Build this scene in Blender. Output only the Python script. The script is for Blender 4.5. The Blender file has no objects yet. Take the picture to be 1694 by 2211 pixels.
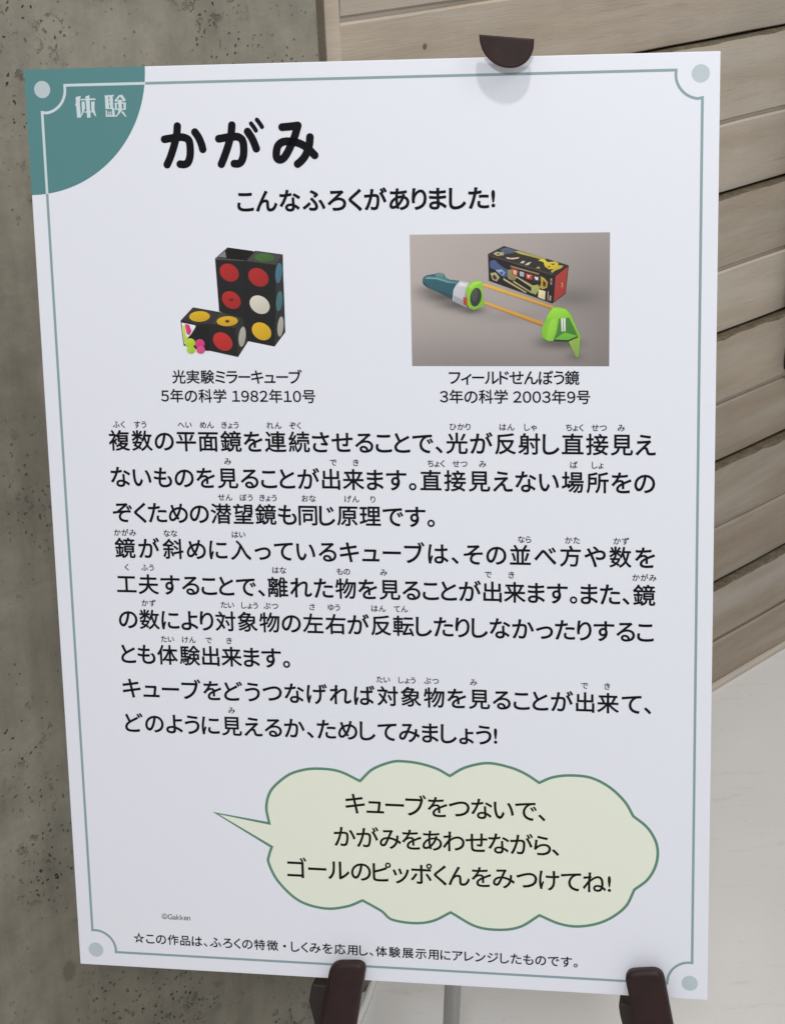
import bpy, bmesh, math, random
from mathutils import Vector, Matrix, noise
from mathutils.geometry import tessellate_polygon
random.seed(7)
SC = bpy.context.scene
COL = SC.collection

# ------------------------------------------------------------------ camera, world, lamps, exposure
cam_d = bpy.data.cameras.new('camera'); cam = bpy.data.objects.new('camera', cam_d); COL.objects.link(cam)
cam_d.sensor_fit = 'VERTICAL'; cam_d.sensor_height = 36.0; cam_d.sensor_width = 36.0
cam_d.lens = 4094.55 / 2211.0 * 36.0
cam_d.clip_start = 0.05; cam_d.clip_end = 60.0
right = Vector((0.99881748, -0.01664563, -0.04567893))
down = Vector((-0.0486173, -0.34197595, -0.93845022))
fwd = Vector((0.0, 0.93956127, -0.34238082))
m = Matrix((( right.x, -down.x, -fwd.x), (right.y, -down.y, -fwd.y), (right.z, -down.z, -fwd.z))).to_4x4()
m.translation = (0, 0, 1.45)
cam.matrix_world = m
SC.camera = cam

world = bpy.data.worlds.new('World'); SC.world = world; world.use_nodes = True
wt = world.node_tree; bg = wt.nodes['Background']
# a dim bright-ceilinged hall all round, lighter overhead and towards the right
tcw = wt.nodes.new('ShaderNodeTexCoord'); sx_ = wt.nodes.new('ShaderNodeSeparateXYZ'); wt.links.new(tcw.outputs['Generated'], sx_.inputs[0])
def wmath(op, a, b):
    o = wt.nodes.new('ShaderNodeMath'); o.operation = op
    for i, v in enumerate((a, b)):
        if hasattr(v, 'links'): wt.links.new(v, o.inputs[i])
        else: o.inputs[i].default_value = v
    return o.outputs[0]
lv = wmath('ADD', wmath('ADD', wmath('MULTIPLY', sx_.outputs[2], 0.14), wmath('MULTIPLY', sx_.outputs[0], 0.10)), 0.45)
wt.links.new(lv, bg.inputs[1]); bg.inputs[0].default_value = (0.95, 0.97, 1.0, 1)

def area_lamp(name, loc, target, size, power, col):
    d = bpy.data.lights.new(name, 'AREA'); d.shape = 'DISK'; d.size = size; d.energy = power; d.color = col
    o = bpy.data.objects.new(name, d); COL.objects.link(o); o.location = loc
    o.rotation_euler = (Vector(target) - Vector(loc)).to_track_quat('-Z', 'Y').to_euler()
    return o
area_lamp('ceiling_lamp', (0.36, 0.30, 4.10), (0.1, 1.7, 0.8), 0.18, 42.0, (1.0, 0.97, 0.95))
area_lamp('ceiling_lamp', (-0.25, -1.80, 2.80), (0.0, 1.8, 0.8), 0.30, 41.0, (0.94, 0.96, 1.0))
area_lamp('ceiling_lamp', (1.30, 0.55, 2.60), (0.2, 1.8, 0.8), 0.7, 6.0, (0.98, 0.98, 1.0))
area_lamp('ceiling_lamp', (0.75, 2.05, 3.00), (0.45, 2.5, 0.5), 0.4, 15.0, (1.0, 0.96, 0.91))
SC.view_settings.view_transform = 'Standard'; SC.view_settings.look = 'None'
SC.view_settings.gamma = 1.0; SC.view_settings.exposure = 0.0; SC.view_settings.use_curve_mapping = False

# ------------------------------------------------------------------ helpers
def mat(name, base=(0.5, 0.5, 0.5), rough=0.5, spec=0.5, metal=0.0):
    M = bpy.data.materials.new(name); M.use_nodes = True
    p = M.node_tree.nodes['Principled BSDF']
    p.inputs['Base Color'].default_value = (*base, 1); p.inputs['Roughness'].default_value = rough
    p.inputs['Specular IOR Level'].default_value = spec; p.inputs['Metallic'].default_value = metal
    return M
class NT:
    def __init__(s, M): s.t = M.node_tree; s.p = s.t.nodes['Principled BSDF']
    def n(s, typ, **kw):
        o = s.t.nodes.new(typ)
        for k, v in kw.items():
            if k.startswith('i_'):
                o.inputs[k[2:].replace('_', ' ')].default_value = v
            else: setattr(o, k, v)
        return o
    def l(s, a, b): s.t.links.new(a, b)
    def obj(s, scale=(1, 1, 1), loc=(0, 0, 0)):
        tc = s.n('ShaderNodeTexCoord'); mp = s.n('ShaderNodeMapping')
        mp.inputs['Scale'].default_value = scale; mp.inputs['Location'].default_value = loc
        s.l(tc.outputs['Object'], mp.inputs['Vector']); return mp.outputs['Vector']
    def noise(s, vec, scale, detail=4, rough=0.55, dist=0.0):
        o = s.n('ShaderNodeTexNoise'); o.inputs['Scale'].default_value = scale; o.inputs['Detail'].default_value = detail
        o.inputs['Roughness'].default_value = rough; o.inputs['Distortion'].default_value = dist
        s.l(vec, o.inputs['Vector']); return o.outputs['Fac']
    def voro(s, vec, scale, rnd=1.0, out='Distance'):
        o = s.n('ShaderNodeTexVoronoi'); o.inputs['Scale'].default_value = scale; o.inputs['Randomness'].default_value = rnd
        s.l(vec, o.inputs['Vector']); return o.outputs[out]
    def ramp(s, fac, *stops):
        o = s.n('ShaderNodeValToRGB'); e = o.color_ramp.elements
        while len(e) < len(stops): e.new(0.5)
        for k, (pos, c) in zip(e, stops):
            k.position = pos; k.color = (*c, 1) if isinstance(c, tuple) else (c, c, c, 1)
        s.l(fac, o.inputs['Fac']); return o.outputs['Color']
    def mix(s, fac, a, b, mode='MIX'):
        o = s.n('ShaderNodeMix', data_type='RGBA', blend_type=mode)
        for sock, v in ((o.inputs['Factor'], fac), (o.inputs['A'], a), (o.inputs['B'], b)):
            pass
        def put(sock, v):
            if hasattr(v, 'links'): s.l(v, sock)
            elif isinstance(v, tuple): sock.default_value = (*v, 1)
            else: sock.default_value = v
        put(o.inputs[0], fac); put(o.inputs[6], a); put(o.inputs[7], b)
        return o.outputs[2]
    def math(s, op, a, b=0.0):
        o = s.n('ShaderNodeMath', operation=op)
        for i, v in enumerate((a, b)):
            if hasattr(v, 'links'): s.l(v, o.inputs[i])
            else: o.inputs[i].default_value = v
        return o.outputs[0]
    def bump(s, h, strength, dist, prev=None):
        o = s.n('ShaderNodeBump'); o.inputs['Strength'].default_value = strength; o.inputs['Distance'].default_value = dist
        s.l(h, o.inputs['Height'])
        if prev is not None: s.l(prev, o.inputs['Normal'])
        return o.outputs['Normal']

def link(name, bm, M, parent=None, loc=None, mw=None, smooth=False):
    me = bpy.data.meshes.new(name); bm.to_mesh(me); bm.free()
    o = bpy.data.objects.new(name, me); COL.objects.link(o)
    if M: me.materials.append(M)
    if smooth:
        for p in me.polygons: p.use_smooth = True
    if parent: o.parent = parent
    if mw is not None: o.matrix_world = mw
    elif loc: o.location = loc
    return o
def empty(name, loc, rot=None):
    o = bpy.data.objects.new(name, None); COL.objects.link(o); o.empty_display_size = 0.1
    if rot is not None: o.matrix_world = rot
    else: o.location = loc
    return o
def tag(o, label=None, cat=None, group=None, kind=None):
    if label: o['label'] = label
    if cat: o['category'] = cat
    if group: o['group'] = group
    if kind: o['kind'] = kind
    return o
def box(bm, x0, x1, y0, y1, z0, z1, bev=0.0, seg=2):
    r = bmesh.ops.create_cube(bm, size=1.0)
    for v in r['verts']:
        v.co = Vector(((x0 + x1) / 2 + v.co.x * (x1 - x0), (y0 + y1) / 2 + v.co.y * (y1 - y0), (z0 + z1) / 2 + v.co.z * (z1 - z0)))
    if bev:
        es = list({e for v in r['verts'] for e in v.link_edges})
        bmesh.ops.bevel(bm, geom=es, offset=bev, segments=seg, affect='EDGES', profile=0.6)
def prism(bm, pts, z0, z1, fn, bev=0.0, seg=3):
    """outline pts (2D) extruded from depth z0 to z1; fn(x, y, z) -> point"""
    a = [bm.verts.new(fn(x, y, z0)) for x, y in pts]; b_ = [bm.verts.new(fn(x, y, z1)) for x, y in pts]
    n = len(pts); fs = []
    fs.append(bm.faces.new(a)); fs.append(bm.faces.new(b_[::-1]))
    for i in range(n): fs.append(bm.faces.new((a[i], b_[i], b_[(i + 1) % n], a[(i + 1) % n])))
    bmesh.ops.recalc_face_normals(bm, faces=fs)
    if bev:
        es = list({e for f in fs[:2] for e in f.edges})
        bmesh.ops.bevel(bm, geom=es, offset=bev, segments=seg, affect='EDGES', profile=0.5)
def tube(bm, pts, r, n=16, cap=True):
    pts = [Vector(p) for p in pts]; rings = []
    for i, p in enumerate(pts):
        t = (pts[min(i + 1, len(pts) - 1)] - pts[max(i - 1, 0)]).normalized()
        s = t.cross(Vector((0.3, 1, 0.2))).normalized(); q = t.cross(s)
        rings.append([bm.verts.new(p + s * r * math.cos(2 * math.pi * k / n) + q * r * math.sin(2 * math.pi * k / n)) for k in range(n)])
    for A, B in zip(rings, rings[1:]):
        for k in range(n): bm.faces.new((A[k], A[(k + 1) % n], B[(k + 1) % n], B[k]))
    if cap: bm.faces.new(rings[0][::-1]); bm.faces.new(rings[-1])
    bmesh.ops.recalc_face_normals(bm, faces=bm.faces)
def smoothed(pts, n=8):
    P = [Vector(p).to_3d() if len(p) == 3 else Vector((p[0], p[1], 0)) for p in pts]
    P = [2 * P[0] - P[1]] + P + [2 * P[-1] - P[-2]]; out = []
    for i in range(1, len(P) - 2):
        a, b, c, d = P[i - 1:i + 3]
        for k in range(n):
            t = k / n
            out.append(0.5 * ((2 * b) + (c - a) * t + (2 * a - 5 * b + 4 * c - d) * t * t + (3 * b - a - 3 * c + d) * t ** 3))
    return out + [P[-2]]

# ------------------------------------------------------------------ measured layout of the sign's print, in millimetres from its top left corner
CLIP = [[399.03,-18.1],[443.86,-13.38],[422.18,9.32]]
LEGS = [[262,822],[537,814]]
REAR = [0.030373187636504286,1.8815079654845603,-2.220446049250313e-16]
BRACKETS = [[[[227.27,843.59],[265.51,846.07],[265.0,864.41],[254.68,906.31],[234.21,907.71],[230.15,890.52],[223.93,861.62]],[[248.59,814.75],[282.69,812.7],[268.94,891.69],[233.3,894.13]]],[[[513.86,844.9],[551.19,845.42],[554.78,855.77],[557.71,892.34],[530.33,894.22],[519.26,873.57],[515.31,856.4]],[[518.99,806.9],[554.06,802.89],[567.21,874.7],[532.61,877.08]]]]
TEXT = [["body_text0","複数の平面鏡を連続させることで、光が反射し直接見え",57.9,544.2,325.6,19.9,0.016,"ink"],["body_text0","ないものを見ることが出来ます。直接見えない場所をの",57.9,543.9,358.9,19.9,0.016,"ink"],["body_text0","ぞくための潜望鏡も同じ原理です。",57.9,352.3,391.6,19.9,0.016,"ink"],["body_text1","鏡が斜めに入っているキューブは、その並べ方や数を",57.9,544.2,424.8,19.9,0.016,"ink"],["body_text1","工夫することで、離れた物を見ることが出来ます。また、鏡",57.9,544.7,458.5,19.9,0.016,"ink"],["body_text1","の数により対象物の左右が反転したりしなかったりするこ",57.9,543.6,491.7,19.9,0.016,"ink"],["body_text1","とも体験出来ます。",58.199999999999996,217.4,525.0,19.9,0.016,"ink"],["body_text2","キューブをどうつなげれば対象物を見ることが出来て、",57.9,541.8,557.9,19.9,0.016,"ink"],["body_text2","どのように見えるか、ためしてみましょう!",58.199999999999996,405.2,591.4,19.9,0.016,"ink"],["subheading_text","こんなふろくがありました!",185.23,408.81,115.12,19.6,0.024,"ink"],["caption_text0","光実験ミラーキューブ",119.67,237.26,267.92,12.9,0.014,"ink"],["caption_text0","５年の科学 １９８２年１０号",108.63,248.65,284.93,12.9,0.014,"ink"],["caption_text1","フィールドせんぼう鏡",366.86,479.23,267.9,12.9,0.014,"ink"],["caption_text1","３年の科学 ２００３年９号",358.75,488.38,284.54,12.9,0.014,"ink"],["bubble_text","キューブをつないで、",264.57,448.06,662.0,21.2,0.011,"brownink"],["bubble_text","かがみをあわせながら、",252.86,460.25,694.75,21.2,0.011,"brownink"],["bubble_text","ゴールのピッポくんをみつけてね!",207.53,506.87,728.12,21.2,0.011,"brownink"],["copyright_text","©Gakken",83.84,111.7,783.41,7.5,0.003,"grey"],["footnote_text","☆この作品は、ふろくの特徴・しくみを応用し、体験展示用にアレンジしたものです。",54.83,476.68,807.2,11.2,0.013,"ink"]]
RUBY = [[0,"ふく",68.05,311.02],[0,"すう",87.94,311.02],[0,"へい",129.04,311.02],[0,"めん",149.47,311.02],[0,"きょう",170.6,311.02],[0,"れん",210.55,311.02],[0,"ぞく",229.57,311.02],[0,"ひかり",375.95,311.02],[0,"はん",416.78,311.02],[0,"しゃ",437.2,311.02],[0,"ちょく",475.01,311.02],[0,"せつ",495.92,311.02],[0,"み",514.84,311.02],[0,"み",167.14,343.73],[0,"で",262.84,343.73],[0,"き",283.1,343.73],[0,"ちょく",354.37,343.73],[0,"せつ",375.3,343.73],[0,"み",395.25,343.73],[0,"ば",474.34,343.73],[0,"しょ",494.76,343.73],[0,"せん",163.37,376.51],[0,"ぼう",182.73,376.51],[0,"きょう",202.62,376.51],[0,"おな",239.71,376.51],[0,"げん",278.65,376.51],[0,"り",297.56,376.51],[1,"かがみ",68.39,410.52],[1,"なな",110.98,410.52],[1,"はい",174.26,410.52],[1,"なら",431.23,410.52],[1,"かた",473.0,410.52],[1,"かず",515.14,410.52],[1,"く",68.21,442.79],[1,"ふう",87.78,442.79],[1,"はな",210.51,442.79],[1,"もの",269.02,442.79],[1,"み",305.56,442.79],[1,"で",398.83,442.79],[1,"き",419.38,442.79],[1,"かがみ",535.15,442.79],[1,"かず",87.13,476.21],[1,"たい",161.14,476.21],[1,"しょう",181.85,476.21],[1,"ぶつ",201.37,476.21],[1,"さ",239.54,476.21],[1,"ゆう",259.46,476.21],[1,"はん",300.13,476.21],[1,"てん",320.22,476.21],[1,"たい",103.27,510.01],[1,"けん",123.5,510.01],[1,"で",142.04,510.01],[1,"き",161.32,510.01],[2,"たい",302.7,542.39],[2,"しょう",324.36,542.39],[2,"ぶつ",346.41,542.39],[2,"み",384.55,542.39],[2,"で",483.23,542.39],[2,"き",503.24,542.39],[2,"み",160.89,576.32]]
CORNER = [[[45.37,24.23],[50.13,23.41],[49.47,25.63],[48.88,28.78],[49.17,41.68],[45.69,41.72],[45.39,31.69],[44.47,31.11],[45.42,28.71]],[[54.15,24.05],[57.81,22.83],[57.86,41.86],[54.67,41.91]],[[49.65,26.0],[62.81,25.66],[63.44,27.05],[49.78,27.13]],[[50.5,28.45],[53.12,27.94],[53.37,33.73],[51.3,38.17],[49.46,40.83],[49.09,40.37],[50.4,36.66]],[[59.06,28.45],[62.25,28.33],[61.66,35.03],[63.02,40.96],[61.92,40.71],[59.03,35.72]],[[52.19,36.62],[60.77,36.5],[60.71,37.55],[52.34,37.52]],[[71.74,23.7],[74.84,23.59],[74.99,34.75],[71.61,34.87]],[[75.68,24.16],[78.69,24.05],[78.59,34.27],[75.89,34.21]],[[71.27,23.51],[79.82,23.14],[79.75,24.33],[71.53,24.56]],[[72.06,27.06],[79.01,26.91],[78.96,27.77],[72.01,27.88]],[[72.06,30.41],[79.01,30.26],[78.97,31.12],[72.02,31.23]],[[72.05,34.13],[79.6,34.0],[79.54,34.96],[71.99,35.03]],[[77.3,34.62],[79.57,34.48],[79.69,41.38],[77.58,41.52]],[[71.74,36.06],[73.03,35.72],[73.1,41.43],[71.62,41.47]],[[74.06,37.16],[75.05,37.18],[75.11,40.91],[74.08,40.89]],[[75.84,37.2],[76.63,37.21],[76.7,40.94],[75.91,40.93]],[[72.88,40.42],[79.83,40.34],[79.68,41.6],[72.93,41.46]],[[80.22,27.8],[83.72,24.16],[84.75,23.33],[87.52,23.39],[90.42,28.02],[88.6,28.72],[85.27,24.75],[81.25,29.31]],[[83.46,27.38],[86.59,27.31],[86.3,36.67],[83.28,36.79]],[[80.21,30.21],[82.01,29.88],[82.07,35.84],[80.28,35.87]],[[88.14,30.01],[90.24,29.91],[89.9,36.0],[88.0,36.04]],[[80.23,29.84],[90.25,29.69],[90.19,30.73],[80.25,30.88]],[[80.33,34.98],[89.96,34.96],[89.9,36.0],[80.31,35.99]],[[81.71,28.09],[88.84,28.02],[88.8,28.84],[81.75,28.91]],[[83.39,36.31],[86.08,36.37],[83.86,39.23],[81.14,41.67],[79.16,41.63],[82.27,39.19]],[[85.23,37.39],[87.34,37.14],[90.45,41.86],[88.96,41.64]]]
TITLE = [[3.338571428571428,[[123.03,61.58],[130.38,60.56],[135.55,59.95]]],[3.338571428571428,[[135.07,50.66],[134.06,57.98],[131.48,66.79],[127.72,76.49],[124.38,83.12]]],[3.338571428571428,[[135.55,59.95],[140.66,60.4],[144.73,63.04],[145.63,69.7],[145.01,76.79],[142.91,81.64],[139.56,83.19],[136.02,82.86]]],[3.338571428571428,[[150.38,55.99],[153.42,60.55],[155.76,66.34],[156.77,70.61]]],[3.338571428571428,[[171.28,62.04],[178.74,60.94],[183.84,60.51]]],[3.338571428571428,[[183.33,50.83],[182.28,58.19],[179.58,67.22],[175.73,76.87],[172.66,83.47]]],[3.338571428571428,[[183.84,60.51],[188.45,60.77],[192.03,63.66],[192.98,69.67],[192.41,76.72],[190.36,81.55],[187.51,83.36],[184.09,83.21]]],[3.338571428571428,[[196.93,56.45],[200.4,61.88],[202.67,67.2],[204.0,70.92]]],[1.8547619047619046,[[200.24,49.76],[202.6,52.96],[204.24,55.63]]],[1.8547619047619046,[[205.51,46.71],[207.78,49.74],[209.68,52.75]]],[3.338571428571428,[[227.26,53.36],[234.23,52.89],[241.01,52.24]]],[3.338571428571428,[[241.01,52.24],[237.76,61.7],[232.63,72.14],[228.27,78.66],[224.43,80.62],[221.83,78.99],[221.44,74.58],[223.12,68.89],[227.36,65.72],[233.78,65.4],[241.95,67.21],[249.11,71.55],[254.86,77.36]]],[3.338571428571428,[[251.25,62.13],[250.29,68.94],[247.11,76.78],[243.29,81.55],[239.71,84.4]]]]
BUBBLE = [[141.23,677.32],[192.04,685.31],[191.79,683.67],[191.5,682.03],[191.17,680.39],[190.84,678.75],[190.52,677.11],[190.24,675.47],[190.02,673.83],[189.87,672.2],[189.83,670.57],[189.9,668.94],[190.07,667.31],[190.29,665.67],[190.58,664.02],[190.94,662.37],[191.37,660.73],[191.89,659.1],[192.49,657.49],[193.19,655.91],[193.98,654.35],[194.89,652.83],[195.95,651.32],[197.17,649.78],[198.52,648.25],[199.98,646.74],[201.51,645.26],[203.08,643.83],[204.66,642.46],[206.22,641.17],[207.72,639.99],[209.14,638.91],[210.48,637.95],[211.79,637.1],[213.06,636.34],[214.32,635.66],[215.57,635.05],[216.84,634.49],[218.12,633.97],[219.44,633.49],[220.81,633.03],[222.24,632.57],[223.71,632.13],[225.2,631.71],[226.71,631.33],[228.25,630.98],[229.83,630.67],[231.44,630.4],[233.1,630.17],[234.8,629.99],[236.56,629.85],[238.37,629.77],[240.26,629.72],[242.24,629.7],[244.28,629.71],[246.38,629.76],[248.51,629.87],[250.66,630.03],[252.81,630.25],[254.94,630.55],[257.04,630.94],[259.09,631.41],[261.1,632.0],[263.09,632.71],[265.07,633.52],[267.03,634.4],[268.99,635.35],[270.94,636.33],[272.89,637.32],[274.83,638.31],[276.79,639.27],[278.75,640.18],[279.95,638.96],[281.11,637.7],[282.25,636.43],[283.38,635.16],[284.53,633.89],[285.7,632.64],[286.91,631.43],[288.18,630.27],[289.53,629.17],[290.97,628.15],[292.54,627.18],[294.24,626.24],[296.04,625.33],[297.91,624.47],[299.81,623.66],[301.71,622.9],[303.56,622.2],[305.34,621.57],[307.01,621.02],[308.54,620.55],[309.91,620.18],[311.16,619.9],[312.3,619.71],[313.38,619.59],[314.41,619.52],[315.42,619.5],[316.45,619.52],[317.51,619.55],[318.63,619.59],[319.85,619.62],[321.14,619.65],[322.47,619.7],[323.83,619.78],[325.22,619.87],[326.64,619.99],[328.08,620.14],[329.53,620.31],[331.0,620.52],[332.48,620.75],[333.96,621.02],[335.47,621.32],[337.04,621.66],[338.64,622.02],[340.26,622.42],[341.88,622.84],[343.5,623.29],[345.08,623.77],[346.63,624.26],[348.13,624.78],[349.55,625.31],[350.9,625.87],[352.19,626.47],[353.43,627.11],[354.63,627.76],[355.81,628.44],[356.97,629.13],[358.12,629.82],[359.27,630.51],[360.44,631.19],[361.63,631.85],[363.05,630.96],[364.44,630.04],[365.8,629.1],[367.15,628.16],[368.51,627.23],[369.91,626.32],[371.35,625.44],[372.85,624.6],[374.44,623.82],[376.12,623.1],[377.91,622.42],[379.8,621.75],[381.78,621.1],[383.81,620.48],[385.9,619.91],[388.01,619.41],[390.13,618.97],[392.24,618.62],[394.33,618.37],[396.37,618.23],[398.41,618.22],[400.5,618.32],[402.6,618.54],[404.71,618.84],[406.81,619.21],[408.87,619.63],[410.88,620.08],[412.83,620.56],[414.69,621.03],[416.44,621.49],[418.08,621.94],[419.63,622.42],[421.1,622.92],[422.5,623.45],[423.84,624.0],[425.15,624.57],[426.43,625.16],[427.7,625.78],[428.98,626.42],[430.27,627.09],[431.56,627.79],[432.82,628.53],[434.06,629.3],[435.28,630.1],[436.49,630.91],[437.7,631.74],[438.89,632.57],[440.1,633.4],[441.3,634.23],[442.52,635.03],[443.74,634.45],[444.94,633.84],[446.12,633.22],[447.3,632.59],[448.49,631.97],[449.7,631.37],[450.92,630.8],[452.18,630.26],[453.49,629.77],[454.84,629.33],[456.24,628.94],[457.66,628.58],[459.12,628.25],[460.61,627.95],[462.13,627.69],[463.67,627.46],[465.25,627.27],[466.86,627.12],[468.49,627.0],[470.16,626.93],[471.88,626.88],[473.65,626.85],[475.48,626.84],[477.34,626.87],[479.22,626.94],[481.11,627.07],[482.99,627.25],[484.85,627.51],[486.68,627.85],[488.46,628.28],[490.21,628.8],[491.96,629.4],[493.69,630.08],[495.41,630.82],[497.11,631.63],[498.79,632.5],[500.44,633.42],[502.06,634.4],[503.65,635.41],[505.19,636.46],[506.71,637.57],[508.22,638.77],[509.71,640.03],[511.18,641.35],[512.6,642.71],[513.99,644.1],[515.31,645.5],[516.58,646.89],[517.77,648.27],[518.88,649.62],[519.89,650.95],[520.8,652.29],[521.62,653.63],[522.37,654.97],[523.08,656.32],[523.75,657.67],[524.42,659.01],[525.09,660.36],[525.78,661.71],[526.52,663.05],[527.76,664.04],[529.03,665.01],[530.32,665.97],[531.61,666.92],[532.9,667.88],[534.16,668.86],[535.39,669.85],[536.56,670.88],[537.67,671.94],[538.71,673.05],[539.68,674.21],[540.62,675.41],[541.52,676.64],[542.37,677.91],[543.17,679.2],[543.93,680.5],[544.63,681.81],[545.27,683.12],[545.85,684.42],[546.37,685.71],[546.82,686.99],[547.22,688.28],[547.55,689.57],[547.82,690.86],[548.04,692.15],[548.21,693.45],[548.33,694.75],[548.41,696.05],[548.44,697.35],[548.43,698.66],[548.37,699.98],[548.27,701.31],[548.11,702.65],[547.91,703.99],[547.66,705.34],[547.36,706.68],[547.03,708.01],[546.65,709.32],[546.23,710.61],[545.78,711.88],[545.29,713.13],[544.76,714.37],[544.19,715.61],[543.57,716.82],[542.92,718.03],[542.22,719.21],[541.48,720.38],[540.7,721.52],[539.87,722.64],[539.0,723.73],[538.06,724.78],[537.06,725.8],[535.99,726.78],[534.87,727.75],[533.72,728.69],[532.55,729.62],[531.37,730.55],[530.19,731.48],[529.03,732.42],[527.9,733.37],[527.08,735.17],[526.32,737.0],[525.61,738.84],[524.9,740.68],[524.18,742.52],[523.4,744.33],[522.55,746.12],[521.59,747.88],[520.49,749.58],[519.23,751.22],[517.79,752.83],[516.21,754.44],[514.51,756.03],[512.7,757.59],[510.81,759.11],[508.85,760.57],[506.85,761.96],[504.82,763.26],[502.78,764.46],[500.76,765.55],[498.71,766.54],[496.58,767.44],[494.39,768.26],[492.17,769.0],[489.93,769.66],[487.68,770.24],[485.46,770.74],[483.27,771.16],[481.13,771.51],[479.07,771.79],[477.08,771.98],[475.14,772.08],[473.24,772.1],[471.37,772.04],[469.53,771.9],[467.71,771.7],[465.89,771.44],[464.08,771.11],[462.25,770.74],[460.41,770.32],[458.56,769.82],[456.71,769.22],[454.87,768.54],[453.03,767.8],[451.2,767.01],[449.36,766.19],[447.53,765.35],[445.69,764.53],[443.86,763.72],[442.02,762.96],[440.26,764.22],[438.51,765.54],[436.77,766.89],[435.03,768.25],[433.28,769.59],[431.53,770.89],[429.77,772.13],[427.99,773.27],[426.2,774.31],[424.38,775.2],[422.55,775.97],[420.73,776.64],[418.9,777.23],[417.05,777.73],[415.19,778.15],[413.31,778.51],[411.4,778.79],[409.46,779.02],[407.48,779.19],[405.45,779.31],[403.37,779.4],[401.25,779.45],[399.09,779.46],[396.89,779.41],[394.66,779.28],[392.42,779.08],[390.16,778.78],[387.89,778.37],[385.62,777.83],[383.35,777.17],[381.08,776.33],[378.79,775.32],[376.49,774.16],[374.17,772.89],[371.85,771.53],[369.52,770.12],[367.19,768.69],[364.86,767.27],[362.54,765.89],[360.22,764.59],[358.57,765.56],[356.92,766.56],[355.28,767.6],[353.64,768.64],[352.0,769.67],[350.36,770.66],[348.7,771.61],[347.03,772.49],[345.35,773.28],[343.65,773.97],[341.94,774.57],[340.24,775.1],[338.53,775.56],[336.82,775.96],[335.09,776.31],[333.34,776.59],[331.56,776.82],[329.75,776.99],[327.9,777.11],[326.0,777.17],[324.0,777.18],[321.86,777.13],[319.64,777.03],[317.37,776.87],[315.1,776.66],[312.87,776.39],[310.72,776.06],[308.69,775.68],[306.84,775.24],[305.19,774.75],[303.8,774.19],[302.66,773.54],[301.7,772.82],[300.88,772.04],[300.12,771.21],[299.38,770.35],[298.61,769.47],[297.73,768.57],[296.71,767.67],[295.47,766.78],[294.04,765.89],[292.47,764.96],[290.8,764.02],[289.04,763.06],[287.22,762.08],[285.35,761.1],[283.48,760.11],[281.61,759.13],[279.77,758.15],[277.99,757.18],[276.55,757.87],[275.15,758.59],[273.77,759.32],[272.41,760.05],[271.03,760.78],[269.62,761.49],[268.15,762.17],[266.62,762.81],[264.99,763.4],[263.26,763.93],[261.42,764.44],[259.48,764.95],[257.47,765.45],[255.4,765.93],[253.26,766.35],[251.08,766.71],[248.85,766.99],[246.61,767.16],[244.34,767.21],[242.07,767.13],[239.75,766.93],[237.33,766.65],[234.86,766.28],[232.34,765.82],[229.81,765.25],[227.29,764.58],[224.81,763.81],[222.39,762.91],[220.05,761.89],[217.83,760.75],[215.67,759.43],[213.54,757.93],[211.43,756.26],[209.37,754.48],[207.38,752.59],[205.46,750.65],[203.64,748.69],[201.92,746.72],[200.32,744.8],[198.86,742.95],[197.52,741.1],[196.3,739.17],[195.17,737.19],[194.15,735.2],[193.22,733.23],[192.4,731.3],[191.67,729.45],[191.04,727.7],[190.51,726.1],[190.06,724.66],[189.74,723.41],[189.58,722.32],[189.54,721.36],[189.6,720.51],[189.74,719.74],[189.95,719.02],[190.18,718.32],[190.43,717.63],[190.67,716.91],[190.87,716.13],[191.07,715.32],[191.29,714.53],[191.55,713.75],[191.83,712.97],[192.12,712.2],[192.42,711.44],[192.73,710.67],[193.03,709.91],[193.33,709.14],[193.61,708.37]]
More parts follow.
